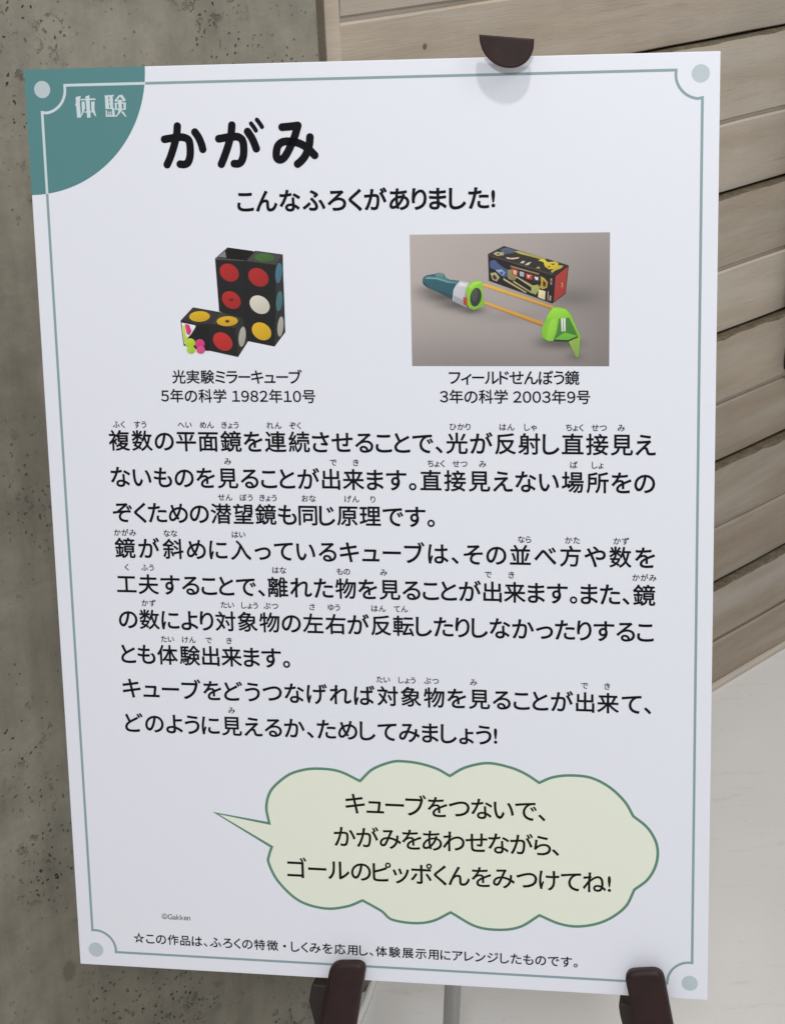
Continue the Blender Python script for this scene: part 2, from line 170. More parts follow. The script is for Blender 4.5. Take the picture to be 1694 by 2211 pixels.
PIC1 = [["p",[23,22,21],[[163.37,164.17],[174.9,154.63],[197.66,157.9],[198.0,158.47],[199.88,157.7],[223.99,161.11],[223.55,183.57],[223.0,184.28],[223.83,185.72],[223.76,228.53],[213.67,241.21],[190.05,236.47],[184.9,216.86],[165.05,210.28]]],["p",[42,41,40],[[217.8,169.96],[223.76,161.47],[223.62,228.53],[213.83,240.85]]],["p",[70,69,68],[[163.37,164.17],[174.9,154.77],[175.23,155.56],[166.95,163.63],[190.69,165.97],[190.37,166.68],[163.7,165.04]]],["p",[12,10,11],[[174.87,155.48],[196.9,158.39],[190.55,165.82],[166.73,163.63]]],["p",[120,118,116],[[166.4,162.62],[172.69,157.82],[173.62,163.69]]],["p",[62,61,58],[[191.41,166.55],[199.86,158.06],[223.62,161.25],[217.79,170.18]]],["p",[58,92,42],[[216.32,164.05],[216.1,164.74],[215.55,165.38],[214.69,165.96],[213.56,166.46],[212.19,166.84],[210.65,167.11],[208.98,167.24],[207.25,167.24],[205.54,167.1],[203.9,166.83],[202.4,166.43],[201.1,165.94],[200.04,165.35],[199.27,164.7],[198.82,164.01],[198.7,163.31],[198.92,162.62],[199.48,161.97],[200.34,161.39],[201.48,160.9],[202.84,160.51],[204.39,160.25],[206.06,160.12],[207.78,160.12],[209.5,160.26],[211.13,160.54],[212.63,160.93],[213.93,161.43],[214.98,162.01],[215.75,162.66],[216.2,163.35]]],["p",[20,19,19],[[189.19,166.53],[190.22,166.68],[190.07,236.11],[189.03,235.89]]],["p",[20,19,19],[[164.47,189.68],[216.51,194.63],[216.48,195.5],[164.5,190.55]]],["p",[20,19,19],[[187.92,215.78],[215.88,217.67],[215.85,218.54],[187.88,216.65]]],["p",[150,34,32],[[182.61,181.98],[181.54,182.97],[180.24,183.71],[178.76,184.17],[177.16,184.34],[175.5,184.2],[173.84,183.76],[172.25,183.05],[170.78,182.08],[169.51,180.89],[168.46,179.53],[167.7,178.05],[167.23,176.52],[167.09,174.98],[167.27,173.49],[167.78,172.13],[168.58,170.92],[169.66,169.94],[170.96,169.2],[172.44,168.74],[174.04,168.58],[175.7,168.72],[177.35,169.15],[178.94,169.87],[180.4,170.84],[181.67,172.02],[182.72,173.38],[183.48,174.85],[183.95,176.38],[184.09,177.92],[183.91,179.4],[183.41,180.77]]],["p",[150,34,32],[[209.1,186.23],[208.04,187.29],[206.73,188.09],[205.22,188.61],[203.56,188.82],[201.83,188.72],[200.09,188.32],[198.41,187.62],[196.84,186.66],[195.46,185.46],[194.31,184.09],[193.44,182.58],[192.88,181.0],[192.65,179.42],[192.77,177.88],[193.23,176.45],[194.0,175.19],[195.06,174.14],[196.38,173.34],[197.89,172.82],[199.54,172.61],[201.27,172.71],[203.0,173.12],[204.69,173.82],[206.25,174.78],[207.63,175.97],[208.77,177.34],[209.65,178.84],[210.2,180.42],[210.43,182.0],[210.32,183.54],[209.87,184.97]]],["p",[150,34,32],[[183.54,205.89],[182.5,206.85],[181.22,207.57],[179.76,208.01],[178.18,208.16],[176.53,208.0],[174.88,207.55],[173.29,206.83],[171.83,205.85],[170.54,204.66],[169.49,203.31],[168.71,201.84],[168.22,200.31],[168.06,198.79],[168.22,197.33],[168.7,195.98],[169.48,194.8],[170.52,193.84],[171.8,193.13],[173.26,192.69],[174.84,192.55],[176.49,192.7],[178.14,193.15],[179.72,193.88],[181.18,194.86],[182.46,196.04],[183.52,197.39],[184.3,198.86],[184.78,200.38],[184.95,201.9],[184.8,203.36],[184.32,204.71]]],["p",[185,180,165],[[209.3,210.03],[208.24,211.08],[206.94,211.88],[205.43,212.39],[203.78,212.61],[202.05,212.51],[200.31,212.1],[198.62,211.39],[197.05,210.43],[195.66,209.23],[194.51,207.85],[193.63,206.35],[193.06,204.77],[192.83,203.18],[192.94,201.64],[193.39,200.22],[194.15,198.95],[195.21,197.91],[196.52,197.11],[198.03,196.6],[199.68,196.39],[201.41,196.49],[203.14,196.9],[204.83,197.61],[206.39,198.57],[207.78,199.76],[208.93,201.14],[209.81,202.64],[210.38,204.22],[210.61,205.8],[210.51,207.34],[210.06,208.77]]],["p",[190,150,28],[[209.89,233.15],[208.87,234.17],[207.61,234.94],[206.15,235.44],[204.55,235.64],[202.87,235.54],[201.18,235.14],[199.54,234.46],[198.02,233.52],[196.67,232.36],[195.54,231.02],[194.69,229.56],[194.13,228.02],[193.9,226.48],[194.0,224.99],[194.43,223.61],[195.16,222.39],[196.19,221.37],[197.45,220.6],[198.91,220.11],[200.5,219.91],[202.18,220.01],[203.87,220.41],[205.5,221.1],[207.02,222.04],[208.37,223.19],[209.49,224.53],[210.35,225.99],[210.91,227.52],[211.14,229.05],[211.04,230.54],[210.62,231.93]]],["p",[100,25,25],[[178.88,200.27],[178.81,200.49],[178.65,200.69],[178.4,200.87],[178.09,201.02],[177.71,201.13],[177.29,201.2],[176.83,201.23],[176.37,201.21],[175.91,201.14],[175.48,201.04],[175.08,200.9],[174.74,200.72],[174.47,200.52],[174.28,200.3],[174.17,200.07],[174.16,199.85],[174.23,199.62],[174.4,199.42],[174.64,199.24],[174.96,199.09],[175.34,198.98],[175.76,198.91],[176.21,198.89],[176.68,198.91],[177.13,198.97],[177.57,199.08],[177.96,199.22],[178.3,199.39],[178.57,199.59],[178.76,199.81],[178.87,200.04]]],["p",[62,100,115],[[222.66,177.38],[222.38,179.1],[222.01,180.74],[221.54,182.24],[221.01,183.54],[220.43,184.6],[219.82,185.37],[219.21,185.82],[218.62,185.94],[218.07,185.72],[217.58,185.16],[217.18,184.3],[216.88,183.16],[216.69,181.79],[216.61,180.24],[216.65,178.57],[216.82,176.84],[217.09,175.13],[217.47,173.49],[217.93,171.99],[218.47,170.69],[219.05,169.64],[219.65,168.87],[220.26,168.43],[220.86,168.31],[221.4,168.53],[221.89,169.08],[222.29,169.94],[222.59,171.08],[222.78,172.44],[222.86,173.99],[222.82,175.66]]],["p",[60,98,102],[[222.21,201.72],[221.94,203.42],[221.58,205.04],[221.13,206.53],[220.62,207.83],[220.06,208.88],[219.47,209.64],[218.89,210.09],[218.32,210.21],[217.8,210.0],[217.34,209.45],[216.96,208.6],[216.68,207.47],[216.5,206.12],[216.43,204.58],[216.48,202.93],[216.65,201.22],[216.92,199.52],[217.28,197.9],[217.73,196.41],[218.25,195.13],[218.8,194.08],[219.39,193.32],[219.97,192.87],[220.53,192.75],[221.06,192.97],[221.51,193.51],[221.89,194.36],[222.18,195.48],[222.36,196.83],[222.42,198.36],[222.37,200.01]]],["p",[150,148,138],[[222.3,223.83],[222.03,225.54],[221.67,227.18],[221.24,228.68],[220.74,229.98],[220.2,231.04],[219.64,231.82],[219.08,232.27],[218.54,232.4],[218.05,232.18],[217.62,231.64],[217.26,230.79],[217.0,229.66],[216.84,228.29],[216.78,226.75],[216.84,225.09],[217.01,223.37],[217.28,221.66],[217.64,220.03],[218.07,218.53],[218.57,217.23],[219.11,216.18],[219.67,215.41],[220.22,214.95],[220.76,214.83],[221.25,215.04],[221.69,215.59],[222.04,216.44],[222.3,217.56],[222.46,218.92],[222.52,220.46],[222.46,222.12]]],["p",[25,24,23],[[129.82,218.17],[141.64,206.57],[165.03,210.64],[170.21,211.75],[184.9,216.86],[190.05,236.47],[180.52,250.33],[155.27,244.85],[147.75,244.85],[131.54,240.09]]],["p",[46,45,43],[[130.59,217.8],[141.85,207.01],[165.02,210.86],[157.84,221.15],[143.21,221.11]]],["p",[52,50,44],[[157.84,221.15],[165.76,211.01],[184.94,215.78],[178.6,224.82]]],["p",[40,39,38],[[179.36,224.46],[186.06,215.78],[189.76,236.47],[180.7,249.74]]],["p",[205,205,210],[[130.71,219.99],[143.15,222.42],[142.99,225.85],[135.48,233.51],[132.18,239.36]]],["p",[170,190,40],[[131.35,222.18],[133.73,222.91],[134.11,230.58],[135.37,235.7],[132.4,237.89]]],["p",[190,50,110],[[133.44,221.09],[137.54,221.83],[139.52,227.67],[137.09,231.31],[134.9,229.85]]],["p",[17,16,18],[[143.08,224.03],[154.72,223.69],[155.12,244.85],[143.98,244.85],[136.21,233.87]]],["p",[190,150,28],[[156.64,214.29],[156.45,215.2],[155.91,216.09],[155.04,216.92],[153.87,217.66],[152.44,218.28],[150.82,218.76],[149.05,219.08],[147.22,219.23],[145.39,219.2],[143.63,218.99],[142.01,218.61],[140.59,218.07],[139.43,217.4],[138.57,216.63],[138.05,215.77],[137.88,214.87],[138.07,213.95],[138.61,213.06],[139.49,212.23],[140.67,211.49],[142.1,210.87],[143.72,210.39],[145.49,210.08],[147.32,209.93],[149.15,209.97],[150.9,210.18],[152.52,210.56],[153.93,211.09],[155.09,211.76],[155.94,212.53],[156.47,213.39]]],["p",[186,146,34],[[181.62,218.49],[181.44,219.34],[180.89,220.17],[180.01,220.95],[178.83,221.65],[177.39,222.24],[175.75,222.69],[173.97,223.0],[172.11,223.14],[170.26,223.11],[168.48,222.92],[166.84,222.57],[165.41,222.08],[164.23,221.45],[163.36,220.73],[162.82,219.93],[162.65,219.08],[162.84,218.23],[163.39,217.39],[164.27,216.61],[165.46,215.92],[166.9,215.33],[168.54,214.88],[170.32,214.58],[172.18,214.44],[174.02,214.46],[175.8,214.66],[177.44,215.01],[178.87,215.5],[180.04,216.12],[180.91,216.85],[181.44,217.65]]],["p",[90,45,20],[[174.08,218.86],[174.03,219.12],[173.91,219.36],[173.72,219.59],[173.47,219.78],[173.17,219.95],[172.83,220.07],[172.47,220.14],[172.09,220.16],[171.71,220.14],[171.35,220.06],[171.02,219.94],[170.73,219.78],[170.5,219.58],[170.33,219.35],[170.23,219.11],[170.2,218.85],[170.25,218.6],[170.37,218.35],[170.56,218.13],[170.81,217.93],[171.11,217.77],[171.45,217.65],[171.82,217.58],[172.2,217.55],[172.58,217.58],[172.94,217.65],[173.27,217.77],[173.55,217.94],[173.79,218.14],[173.96,218.36],[174.06,218.61]]],["p",[165,38,34],[[174.45,242.77],[173.35,243.72],[172.01,244.41],[170.49,244.79],[168.84,244.86],[167.13,244.62],[165.43,244.07],[163.8,243.24],[162.3,242.15],[160.99,240.85],[159.92,239.4],[159.13,237.84],[158.66,236.23],[158.52,234.64],[158.71,233.13],[159.24,231.76],[160.07,230.57],[161.17,229.62],[162.51,228.95],[164.03,228.57],[165.68,228.5],[167.38,228.74],[169.08,229.29],[170.71,230.12],[172.21,231.21],[173.51,232.5],[174.58,233.95],[175.37,235.51],[175.84,237.12],[175.99,238.7],[175.8,240.21],[175.28,241.59]]],["p",[150,147,136],[[188.1,232.79],[187.78,234.5],[187.36,236.14],[186.85,237.64],[186.26,238.94],[185.63,239.99],[184.97,240.75],[184.31,241.19],[183.68,241.3],[183.1,241.07],[182.59,240.5],[182.18,239.63],[181.87,238.48],[181.69,237.1],[181.63,235.55],[181.7,233.87],[181.9,232.14],[182.21,230.43],[182.64,228.79],[183.15,227.3],[183.74,226.0],[184.37,224.96],[185.03,224.2],[185.68,223.76],[186.31,223.65],[186.89,223.89],[187.4,224.45],[187.81,225.32],[188.12,226.46],[188.3,227.84],[188.36,229.39],[188.3,231.06]]],["p",[160,185,40],[[142.2,237.9],[142.07,238.7],[141.77,239.47],[141.31,240.17],[140.7,240.8],[139.96,241.31],[139.14,241.68],[138.25,241.92],[137.33,242.0],[136.43,241.92],[135.56,241.68],[134.77,241.3],[134.09,240.79],[133.53,240.17],[133.14,239.46],[132.91,238.69],[132.86,237.89],[132.98,237.09],[133.29,236.32],[133.75,235.62],[134.36,235.0],[135.1,234.49],[135.92,234.11],[136.81,233.88],[137.72,233.8],[138.63,233.88],[139.5,234.11],[140.29,234.49],[140.97,235.0],[141.52,235.62],[141.92,236.33],[142.15,237.1]]],["p",[150,180,50],[[142.28,244.12],[142.18,244.75],[141.93,245.35],[141.54,245.91],[141.03,246.4],[140.42,246.8],[139.72,247.1],[138.98,247.29],[138.21,247.35],[137.45,247.29],[136.72,247.1],[136.06,246.8],[135.48,246.4],[135.02,245.91],[134.68,245.36],[134.49,244.75],[134.44,244.12],[134.55,243.49],[134.8,242.89],[135.19,242.33],[135.7,241.84],[136.31,241.44],[137.01,241.14],[137.75,240.96],[138.52,240.9],[139.28,240.96],[140.01,241.14],[140.67,241.44],[141.24,241.84],[141.71,242.33],[142.04,242.89],[142.24,243.49]]],["p",[185,55,110],[[150.74,238.63],[150.62,239.43],[150.34,240.2],[149.9,240.91],[149.33,241.53],[148.65,242.04],[147.87,242.42],[147.05,242.65],[146.19,242.73],[145.34,242.65],[144.53,242.42],[143.8,242.04],[143.16,241.53],[142.64,240.91],[142.27,240.2],[142.06,239.43],[142.01,238.63],[142.14,237.83],[142.42,237.06],[142.86,236.36],[143.43,235.74],[144.11,235.23],[144.89,234.85],[145.71,234.62],[146.57,234.54],[147.42,234.62],[148.22,234.85],[148.96,235.23],[149.6,235.74],[150.11,236.36],[150.48,237.07],[150.69,237.84]]],["p",[190,70,120],[[150.94,244.12],[150.84,244.78],[150.58,245.41],[150.2,245.99],[149.69,246.5],[149.07,246.92],[148.38,247.23],[147.64,247.43],[146.87,247.49],[146.11,247.43],[145.39,247.23],[144.72,246.92],[144.15,246.5],[143.69,245.99],[143.35,245.41],[143.16,244.78],[143.11,244.12],[143.22,243.46],[143.47,242.83],[143.86,242.25],[144.37,241.74],[144.98,241.32],[145.68,241.01],[146.42,240.82],[147.18,240.75],[147.94,240.82],[148.67,241.01],[149.33,241.32],[149.9,241.74],[150.37,242.25],[150.7,242.83],[150.9,243.46]]]]
PIC2 = [["p",[44,82,90],[[345.38,185.15],[345.97,182.05],[348.64,180.0],[355.48,178.8],[360.21,177.8],[364.38,178.86],[365.58,181.97],[369.0,183.75],[377.87,184.83],[374.66,189.46],[371.95,195.66],[371.12,201.04],[367.18,198.95],[357.82,194.03],[349.48,190.56],[346.17,187.75]]],["p",[70,112,118],[[347.01,182.88],[349.67,180.83],[364.33,181.65],[368.99,184.26],[377.34,185.35],[375.22,187.4],[366.35,185.8],[353.83,182.62]]],["p",[40,72,78],[[350.03,189.32],[358.9,192.48],[371.61,197.21],[371.12,201.04],[367.18,198.95],[357.82,194.03]]],["p",[100,142,146],[[348.6,181.86],[359.08,182.34],[368.45,185.5],[374.71,186.36],[374.18,186.98],[367.39,186.53],[358.02,183.37],[348.58,182.89]]],["p",[34,60,66],[[345.38,185.15],[348.5,187.24],[350.53,190.78],[346.17,187.75]]],["p",[96,122,122],[[356.2,179.22],[362.31,177.71],[364.57,179.59],[363.8,181.75],[357.53,181.09]]],["p",[172,172,176],[[377.87,184.83],[385.67,186.43],[382.45,192.61],[381.62,198.81],[383.27,207.94],[372.36,202.4],[371.13,200.84],[372.0,192.55],[374.68,187.91]]],["p",[196,196,200],[[378.05,186.38],[384.61,187.45],[382.79,190.54],[376.24,188.95]]],["p",[140,140,144],[[371.61,196.69],[381.79,201.92],[383.27,207.94],[372.36,202.4]]],["p",[160,62,38],[[380.26,198.8],[383.61,199.03],[384.02,206.6],[380.69,205.03]]],["p",[120,172,46],[[382.77,192.09],[385.12,187.97],[389.86,184.91],[394.55,184.42],[396.81,186.29],[397.14,192.69],[397.48,198.89],[399.1,203.03],[396.54,207.16],[389.51,209.62],[385.67,208.16],[383.83,205.04],[383.91,199.34]]],["p",[146,192,80],[[385.1,189.52],[389.84,185.94],[395.06,185.25],[396.38,187.01],[391.37,188.53],[386.62,192.63]]],["p",[48,52,48],[[395.94,199.7],[395.55,201.24],[395.0,202.68],[394.3,203.97],[393.49,205.07],[392.58,205.93],[391.63,206.52],[390.65,206.82],[389.71,206.81],[388.81,206.49],[388.01,205.88],[387.34,204.99],[386.81,203.88],[386.46,202.57],[386.29,201.11],[386.31,199.57],[386.51,198.01],[386.9,196.47],[387.46,195.03],[388.15,193.74],[388.97,192.65],[389.87,191.79],[390.83,191.2],[391.8,190.91],[392.75,190.93],[393.64,191.24],[394.43,191.85],[395.11,192.73],[395.63,193.85],[395.99,195.15],[396.16,196.6],[396.14,198.14]]],["p",[66,70,62],[[393.08,197.78],[392.83,198.8],[392.49,199.77],[392.07,200.64],[391.58,201.38],[391.05,201.97],[390.5,202.38],[389.94,202.59],[389.4,202.6],[388.9,202.4],[388.46,202.01],[388.09,201.44],[387.81,200.71],[387.63,199.84],[387.56,198.88],[387.6,197.86],[387.75,196.82],[388.0,195.8],[388.34,194.83],[388.76,193.96],[389.25,193.22],[389.78,192.64],[390.33,192.23],[390.89,192.02],[391.43,192.01],[391.93,192.21],[392.37,192.6],[392.74,193.17],[393.01,193.9],[393.19,194.76],[393.26,195.72],[393.22,196.74]]],["p",[192,150,64],[[396.79,187.53],[399.71,187.23],[457.98,206.99],[456.43,209.66],[397.6,189.59]]],["p",[170,120,48],[[397.19,188.97],[456.95,208.42],[456.43,209.66],[397.6,189.59]]],["p",[184,140,64],[[398.48,202.51],[400.76,202.83],[448.94,220.27],[447.58,224.09],[399.07,205.31]]],["p",[160,108,50],[[398.87,204.48],[447.89,222.64],[447.58,224.09],[399.07,205.31]]],["p",[28,24,22],[[402.09,162.4],[415.6,155.58],[470.42,172.35],[467.79,196.14],[456.45,204.51],[402.65,184.99]]],["p",[44,38,34],[[402.09,162.4],[415.6,155.58],[470.42,172.35],[458.11,180.52]]],["p",[146,50,44],[[459.23,181.55],[469.7,173.46],[467.48,195.63],[457.69,203.08]]],["p",[200,140,90],[[465.35,188.96],[465.33,189.35],[465.28,189.74],[465.19,190.09],[465.08,190.4],[464.94,190.66],[464.78,190.84],[464.6,190.96],[464.42,191.0],[464.24,190.96],[464.07,190.84],[463.91,190.65],[463.77,190.39],[463.66,190.08],[463.57,189.73],[463.52,189.34],[463.51,188.94],[463.53,188.55],[463.58,188.16],[463.67,187.81],[463.78,187.5],[463.92,187.25],[464.08,187.06],[464.26,186.94],[464.44,186.9],[464.62,186.94],[464.79,187.06],[464.95,187.25],[465.09,187.51],[465.2,187.82],[465.28,188.17],[465.34,188.56]]],["p",[146,50,44],[[464.74,188.95],[464.72,189.27],[464.68,189.58],[464.61,189.86],[464.52,190.11],[464.41,190.31],[464.29,190.46],[464.15,190.56],[464.01,190.59],[463.87,190.55],[463.74,190.46],[463.61,190.31],[463.51,190.1],[463.42,189.85],[463.35,189.57],[463.31,189.26],[463.3,188.94],[463.32,188.62],[463.36,188.32],[463.43,188.03],[463.52,187.79],[463.63,187.58],[463.75,187.43],[463.88,187.34],[464.03,187.31],[464.16,187.34],[464.3,187.44],[464.42,187.59],[464.53,187.79],[464.62,188.04],[464.68,188.32],[464.72,188.63]]],["p",[76,82,104],[[412.76,158.45],[417.93,156.97],[425.13,159.08],[424.08,161.62],[416.33,162.57],[413.77,160.51]]],["p",[150,150,112],[[406.52,162.23],[409.12,160.46],[415.31,161.03],[415.81,163.33],[410.11,164.05]]],["p",[60,60,40],[[409.88,161.75],[411.69,161.51],[411.68,162.79],[410.13,162.93]]],["p",[190,170,150],[[417.34,165.03],[421.97,165.79],[428.68,165.13],[428.16,166.25],[422.99,167.07],[418.36,166.42]]],["p",[152,144,74],[[424.09,160.09],[428.21,159.87],[451.28,166.44],[449.73,167.95],[442.56,165.85],[429.22,162.43]]],["p",[170,170,150],[[429.15,170.09],[431.23,168.31],[433.8,168.59],[432.24,170.47]]],["p",[180,178,160],[[433.26,171.65],[435.85,169.88],[438.94,169.14],[436.35,172.03]]],["p",[190,170,52],[[444.6,167.91],[447.69,166.92],[450.76,167.45],[452.29,169.5],[459.46,169.05],[462.01,170.85],[460.47,173.64],[458.41,175.16],[453.79,175.64],[450.22,173.06],[449.21,169.48]]],["p",[60,48,24],[[452.27,173.07],[454.83,172.58],[454.31,174.11]]],["p",[60,48,24],[[454.33,171.05],[458.94,170.67],[457.91,172.09]]],["p",[172,152,52],[[455.32,177.18],[458.93,174.14],[462.01,172.13],[466.1,172.67],[464.05,174.69],[458.92,176.69],[456.34,178.72]]],["p",[150,145,70],[[442.5,174.53],[445.08,173.02],[446.61,175.07]]],["p",[70,62,54],[[402.88,163.74],[404.17,163.39],[457.36,179.75],[456.85,180.77]]],["p",[62,78,114],[[404.12,168.1],[408.01,167.36],[410.56,170.2],[415.18,173.82],[419.29,175.9],[418.72,181.54],[415.09,182.03],[412.53,179.96],[411.01,176.87],[404.3,174.25],[403.56,171.68]]],["p",[134,146,168],[[408.43,175.82],[413.61,175.35],[416.69,177.93],[414.59,181.0],[411.5,178.92]]],["p",[62,78,120],[[411.52,177.38],[415.15,177.15],[414.6,179.97],[412.53,179.44]]],["p",[154,144,106],[[403.99,178.36],[408.41,177.87],[411.99,182.01],[409.36,185.59],[405.74,184.02]]],["p",[50,44,34],[[408.85,181.27],[409.04,181.66],[409.18,182.07],[409.26,182.48],[409.27,182.87],[409.22,183.22],[409.1,183.52],[408.93,183.77],[408.7,183.94],[408.43,184.05],[408.13,184.07],[407.81,184.01],[407.48,183.87],[407.15,183.66],[406.84,183.39],[406.56,183.06],[406.32,182.69],[406.12,182.29],[405.99,181.88],[405.91,181.48],[405.9,181.09],[405.95,180.74],[406.07,180.43],[406.24,180.19],[406.46,180.01],[406.73,179.91],[407.03,179.89],[407.36,179.95],[407.69,180.09],[408.01,180.3],[408.32,180.57],[408.61,180.9]]],["p",[122,112,78],[[418.78,175.9],[421.88,175.41],[425.96,181.07],[423.34,185.16],[418.71,183.08]]],["p",[132,116,88],[[421.14,172.22],[445.56,178.9],[445.04,180.17],[421.39,173.35]]],["p",[150,72,54],[[421.89,174.38],[427.56,175.96],[427.25,180.82],[422.61,180.02]]],["p",[200,165,130],[[423.43,175.93],[426.51,176.98],[425.97,180.05],[423.91,179.52]]],["p",[150,154,158],[[428.84,176.99],[432.8,178.04],[432.56,181.88],[429.06,181.09]]],["p",[160,56,44],[[434.24,178.57],[439.89,180.14],[439.6,184.49],[434.46,183.44]]],["p",[210,170,150],[[435.26,180.11],[438.34,180.64],[436.27,182.17],[438.33,182.69],[435.75,182.78]]],["p",[70,50,52],[[440.66,180.15],[445.54,181.2],[445.51,185.91],[440.88,185.27]]],["p",[200,200,205],[[441.42,181.69],[444.51,182.22],[444.49,184.78],[442.44,184.25]]],["p",[152,142,98],[[425.96,181.07],[442.39,190.41],[439.26,196.04],[423.33,186.19]]],["p",[22,18,16],[[426.21,182.25],[438.89,190.9],[438.35,194.24],[424.12,185.17]]],["p",[166,150,110],[[415.09,182.7],[434.88,194.73],[434.1,195.61],[415.07,184.19]]],["p",[160,134,54],[[446.57,181.21],[449.65,182.76],[452.71,186.37],[452.17,190.98],[448.56,192.5],[445.48,190.94],[447.05,187.36]]],["p",[50,38,24],[[448.61,184.81],[451.17,186.87],[450.63,190.45],[448.58,189.42]]],["p",[140,148,80],[[439.31,189.36],[444.47,188.37],[445.99,191.45],[442.35,197.09],[438.75,195.01]]],["p",[194,184,146],[[444.96,192.48],[450.71,194.05],[450.16,201.34],[444.4,199.15]]],["p",[150,140,120],[[455.04,183.31],[456.42,183.57],[456.19,188.69],[455.06,188.43]]],["p",[28,24,22],[[455.39,184.85],[456.11,184.95],[455.99,186.9],[455.38,186.79]]],["p",[150,140,120],[[452.67,194.06],[453.29,194.16],[453.04,202.02],[452.37,201.76]]],["p",[150,140,120],[[454.19,197.66],[455.48,197.92],[455.2,202.29],[454.07,202.03]]],["p",[120,172,46],[[451.76,215.11],[456.95,207.91],[461.58,207.41],[467.75,208.98],[471.33,212.59],[480.02,232.21],[478.44,249.83],[476.38,250.35],[471.78,235.83],[453.19,236.54],[447.52,233.21],[447.56,225.96],[451.02,218.2]]],["p",[132,188,56],[[451.76,215.62],[456.95,208.22],[467.74,209.49],[471.32,215.89],[461.54,217.2]]],["p",[62,112,44],[[462.06,217.2],[470.8,216.51],[478.17,232.21],[469.72,235.83],[457.33,235.5],[459.95,229.08]]],["p",[96,158,50],[[458.37,234.78],[466.65,229.09],[477.96,232.0],[469.72,235.83]]],["p",[196,200,188],[[463.81,217.21],[467.51,216.91],[467.68,228.06],[464.18,228.26]]],["p",[110,120,100],[[465.25,217.21],[465.87,217.21],[466.14,228.06],[465.42,228.06]]],["p",[130,182,62],[[452.17,234.77],[453.26,223.9],[455.87,217.7],[460.31,217.2],[458.92,228.05],[454.75,235.81]]],["p",[112,170,44],[[447.52,233.21],[447.88,225.44],[451.22,218.72],[453.81,217.7],[451.18,225.96],[450.61,235.29]]],["p",[126,150,66],[[469.72,235.83],[478.17,232.73],[477.42,249.31],[476.38,250.35]]],["p",[30,50,24],[[457.34,235.3],[469.72,235.62],[478.17,232.21],[477.96,233.45],[469.92,236.97],[457.33,236.33]]]]
PIC2BG = [[335.08,145.38],[504.99,145.11],[504.46,258.11],[335.01,258.17]]
BLOBS = [[353.64,192.97,9.45,3.11,0.35],[364.03,198.73,11.53,3.11,0.5],[376.5,205.53,11.5,2.9,0.5],[387.94,210.24,7.31,2.29,0.45],[421.22,215.53,20.72,3.11,0.1],[470.85,199.23,16.38,6.16,0.2],[453.19,237.37,8.27,3.64,0.3],[467.65,238.93,9.27,3.12,0.35],[474.84,249.84,5.15,2.59,0.2],[494.38,193.21,30.48,25.63,0.12],[341.87,255.2,52.79,21.17,0.1],[420.79,260.34,93.11,12.6,0.12],[503.62,244.64,20.45,31.17,0.1]]

# ------------------------------------------------------------------ materials
def srgb(c): 
    c = c / 255.0
    return c / 12.92 if c <= 0.04045 else ((c + 0.055) / 1.055) ** 2.4
M_ink = mat('ink', (0.0075, 0.007, 0.0095), 0.55, 0.10)
M_brownink = mat('brown_ink', (0.012, 0.008, 0.006), 0.55, 0.10)
M_grey = mat('grey_ink', (0.10, 0.10, 0.105), 0.42, 0.4)
M_teal = mat('teal_print', (0.092, 0.235, 0.238), 0.36, 0.45)
M_line = mat('line_print', (0.25, 0.355, 0.375), 0.36, 0.45)
M_pale = mat('pale_print', (0.60, 0.68, 0.70), 0.36, 0.45)
M_dot = mat('dot_print', (0.49, 0.565, 0.59), 0.36, 0.45)
M_bubble = mat('bubble_print', (0.795, 0.82, 0.685), 0.36, 0.45)
M_green = mat('green_print', (0.105, 0.245, 0.165), 0.36, 0.45)
INK = dict(ink=M_ink, brownink=M_brownink, grey=M_grey)
M_photo = mat('photo_print', (1, 1, 1), 0.36, 0.45)
k = NT(M_photo); at = k.n('ShaderNodeVertexColor', layer_name='print'); k.l(at.outputs['Color'], k.p.inputs['Base Color'])

M_paper = mat('laminated_paper', (0.79, 0.80, 0.855), 0.34, 0.45)
k = NT(M_paper); v = k.obj((1, 1, 1))
nz = k.noise(v, 3.0, 2)
k.l(k.ramp(nz, (0.3, 0.33), (0.7, 0.40)), k.p.inputs['Roughness'])
k.l(k.bump(k.noise(v, 2.2, 1), 0.22, 0.02), k.p.inputs['Normal'])

M_brown = mat('brown_plastic', (0.040, 0.0185, 0.0165), 0.40, 0.28)
k = NT(M_brown); v = k.obj()
k.l(k.ramp(k.noise(v, 60, 4), (0.3, (0.020, 0.0085, 0.0078)), (0.7, (0.031, 0.0135, 0.012))), k.p.inputs['Base Color'])
k.l(k.ramp(k.noise(v, 25, 5), (0.3, 0.40), (0.75, 0.62)), k.p.inputs['Roughness'])
k.l(k.bump(k.noise(v, 900, 2), 0.12, 0.0006), k.p.inputs['Normal'])
M_darkbrown = mat('dark_brown_plastic', (0.020, 0.012, 0.010), 0.5, 0.4)
M_metal = mat('grey_metal', (0.46, 0.45, 0.44), 0.42, 0.5, 0.25)
k = NT(M_metal); v = k.obj((1, 1, 0.05)); k.l(k.ramp(k.noise(v, 250, 3), (0.3, 0.36), (0.7, 0.5)), k.p.inputs['Roughness'])
M_rubber = mat('black_rubber', (0.02, 0.02, 0.02), 0.7, 0.3)
M_black = mat('black_panel', (0.006, 0.006, 0.007), 0.45, 0.4)
M_tube = mat('pale_plastic', (0.62, 0.61, 0.58), 0.4, 0.5)
M_back = mat('dark_backing', (0.05, 0.04, 0.028), 0.9, 0.2)

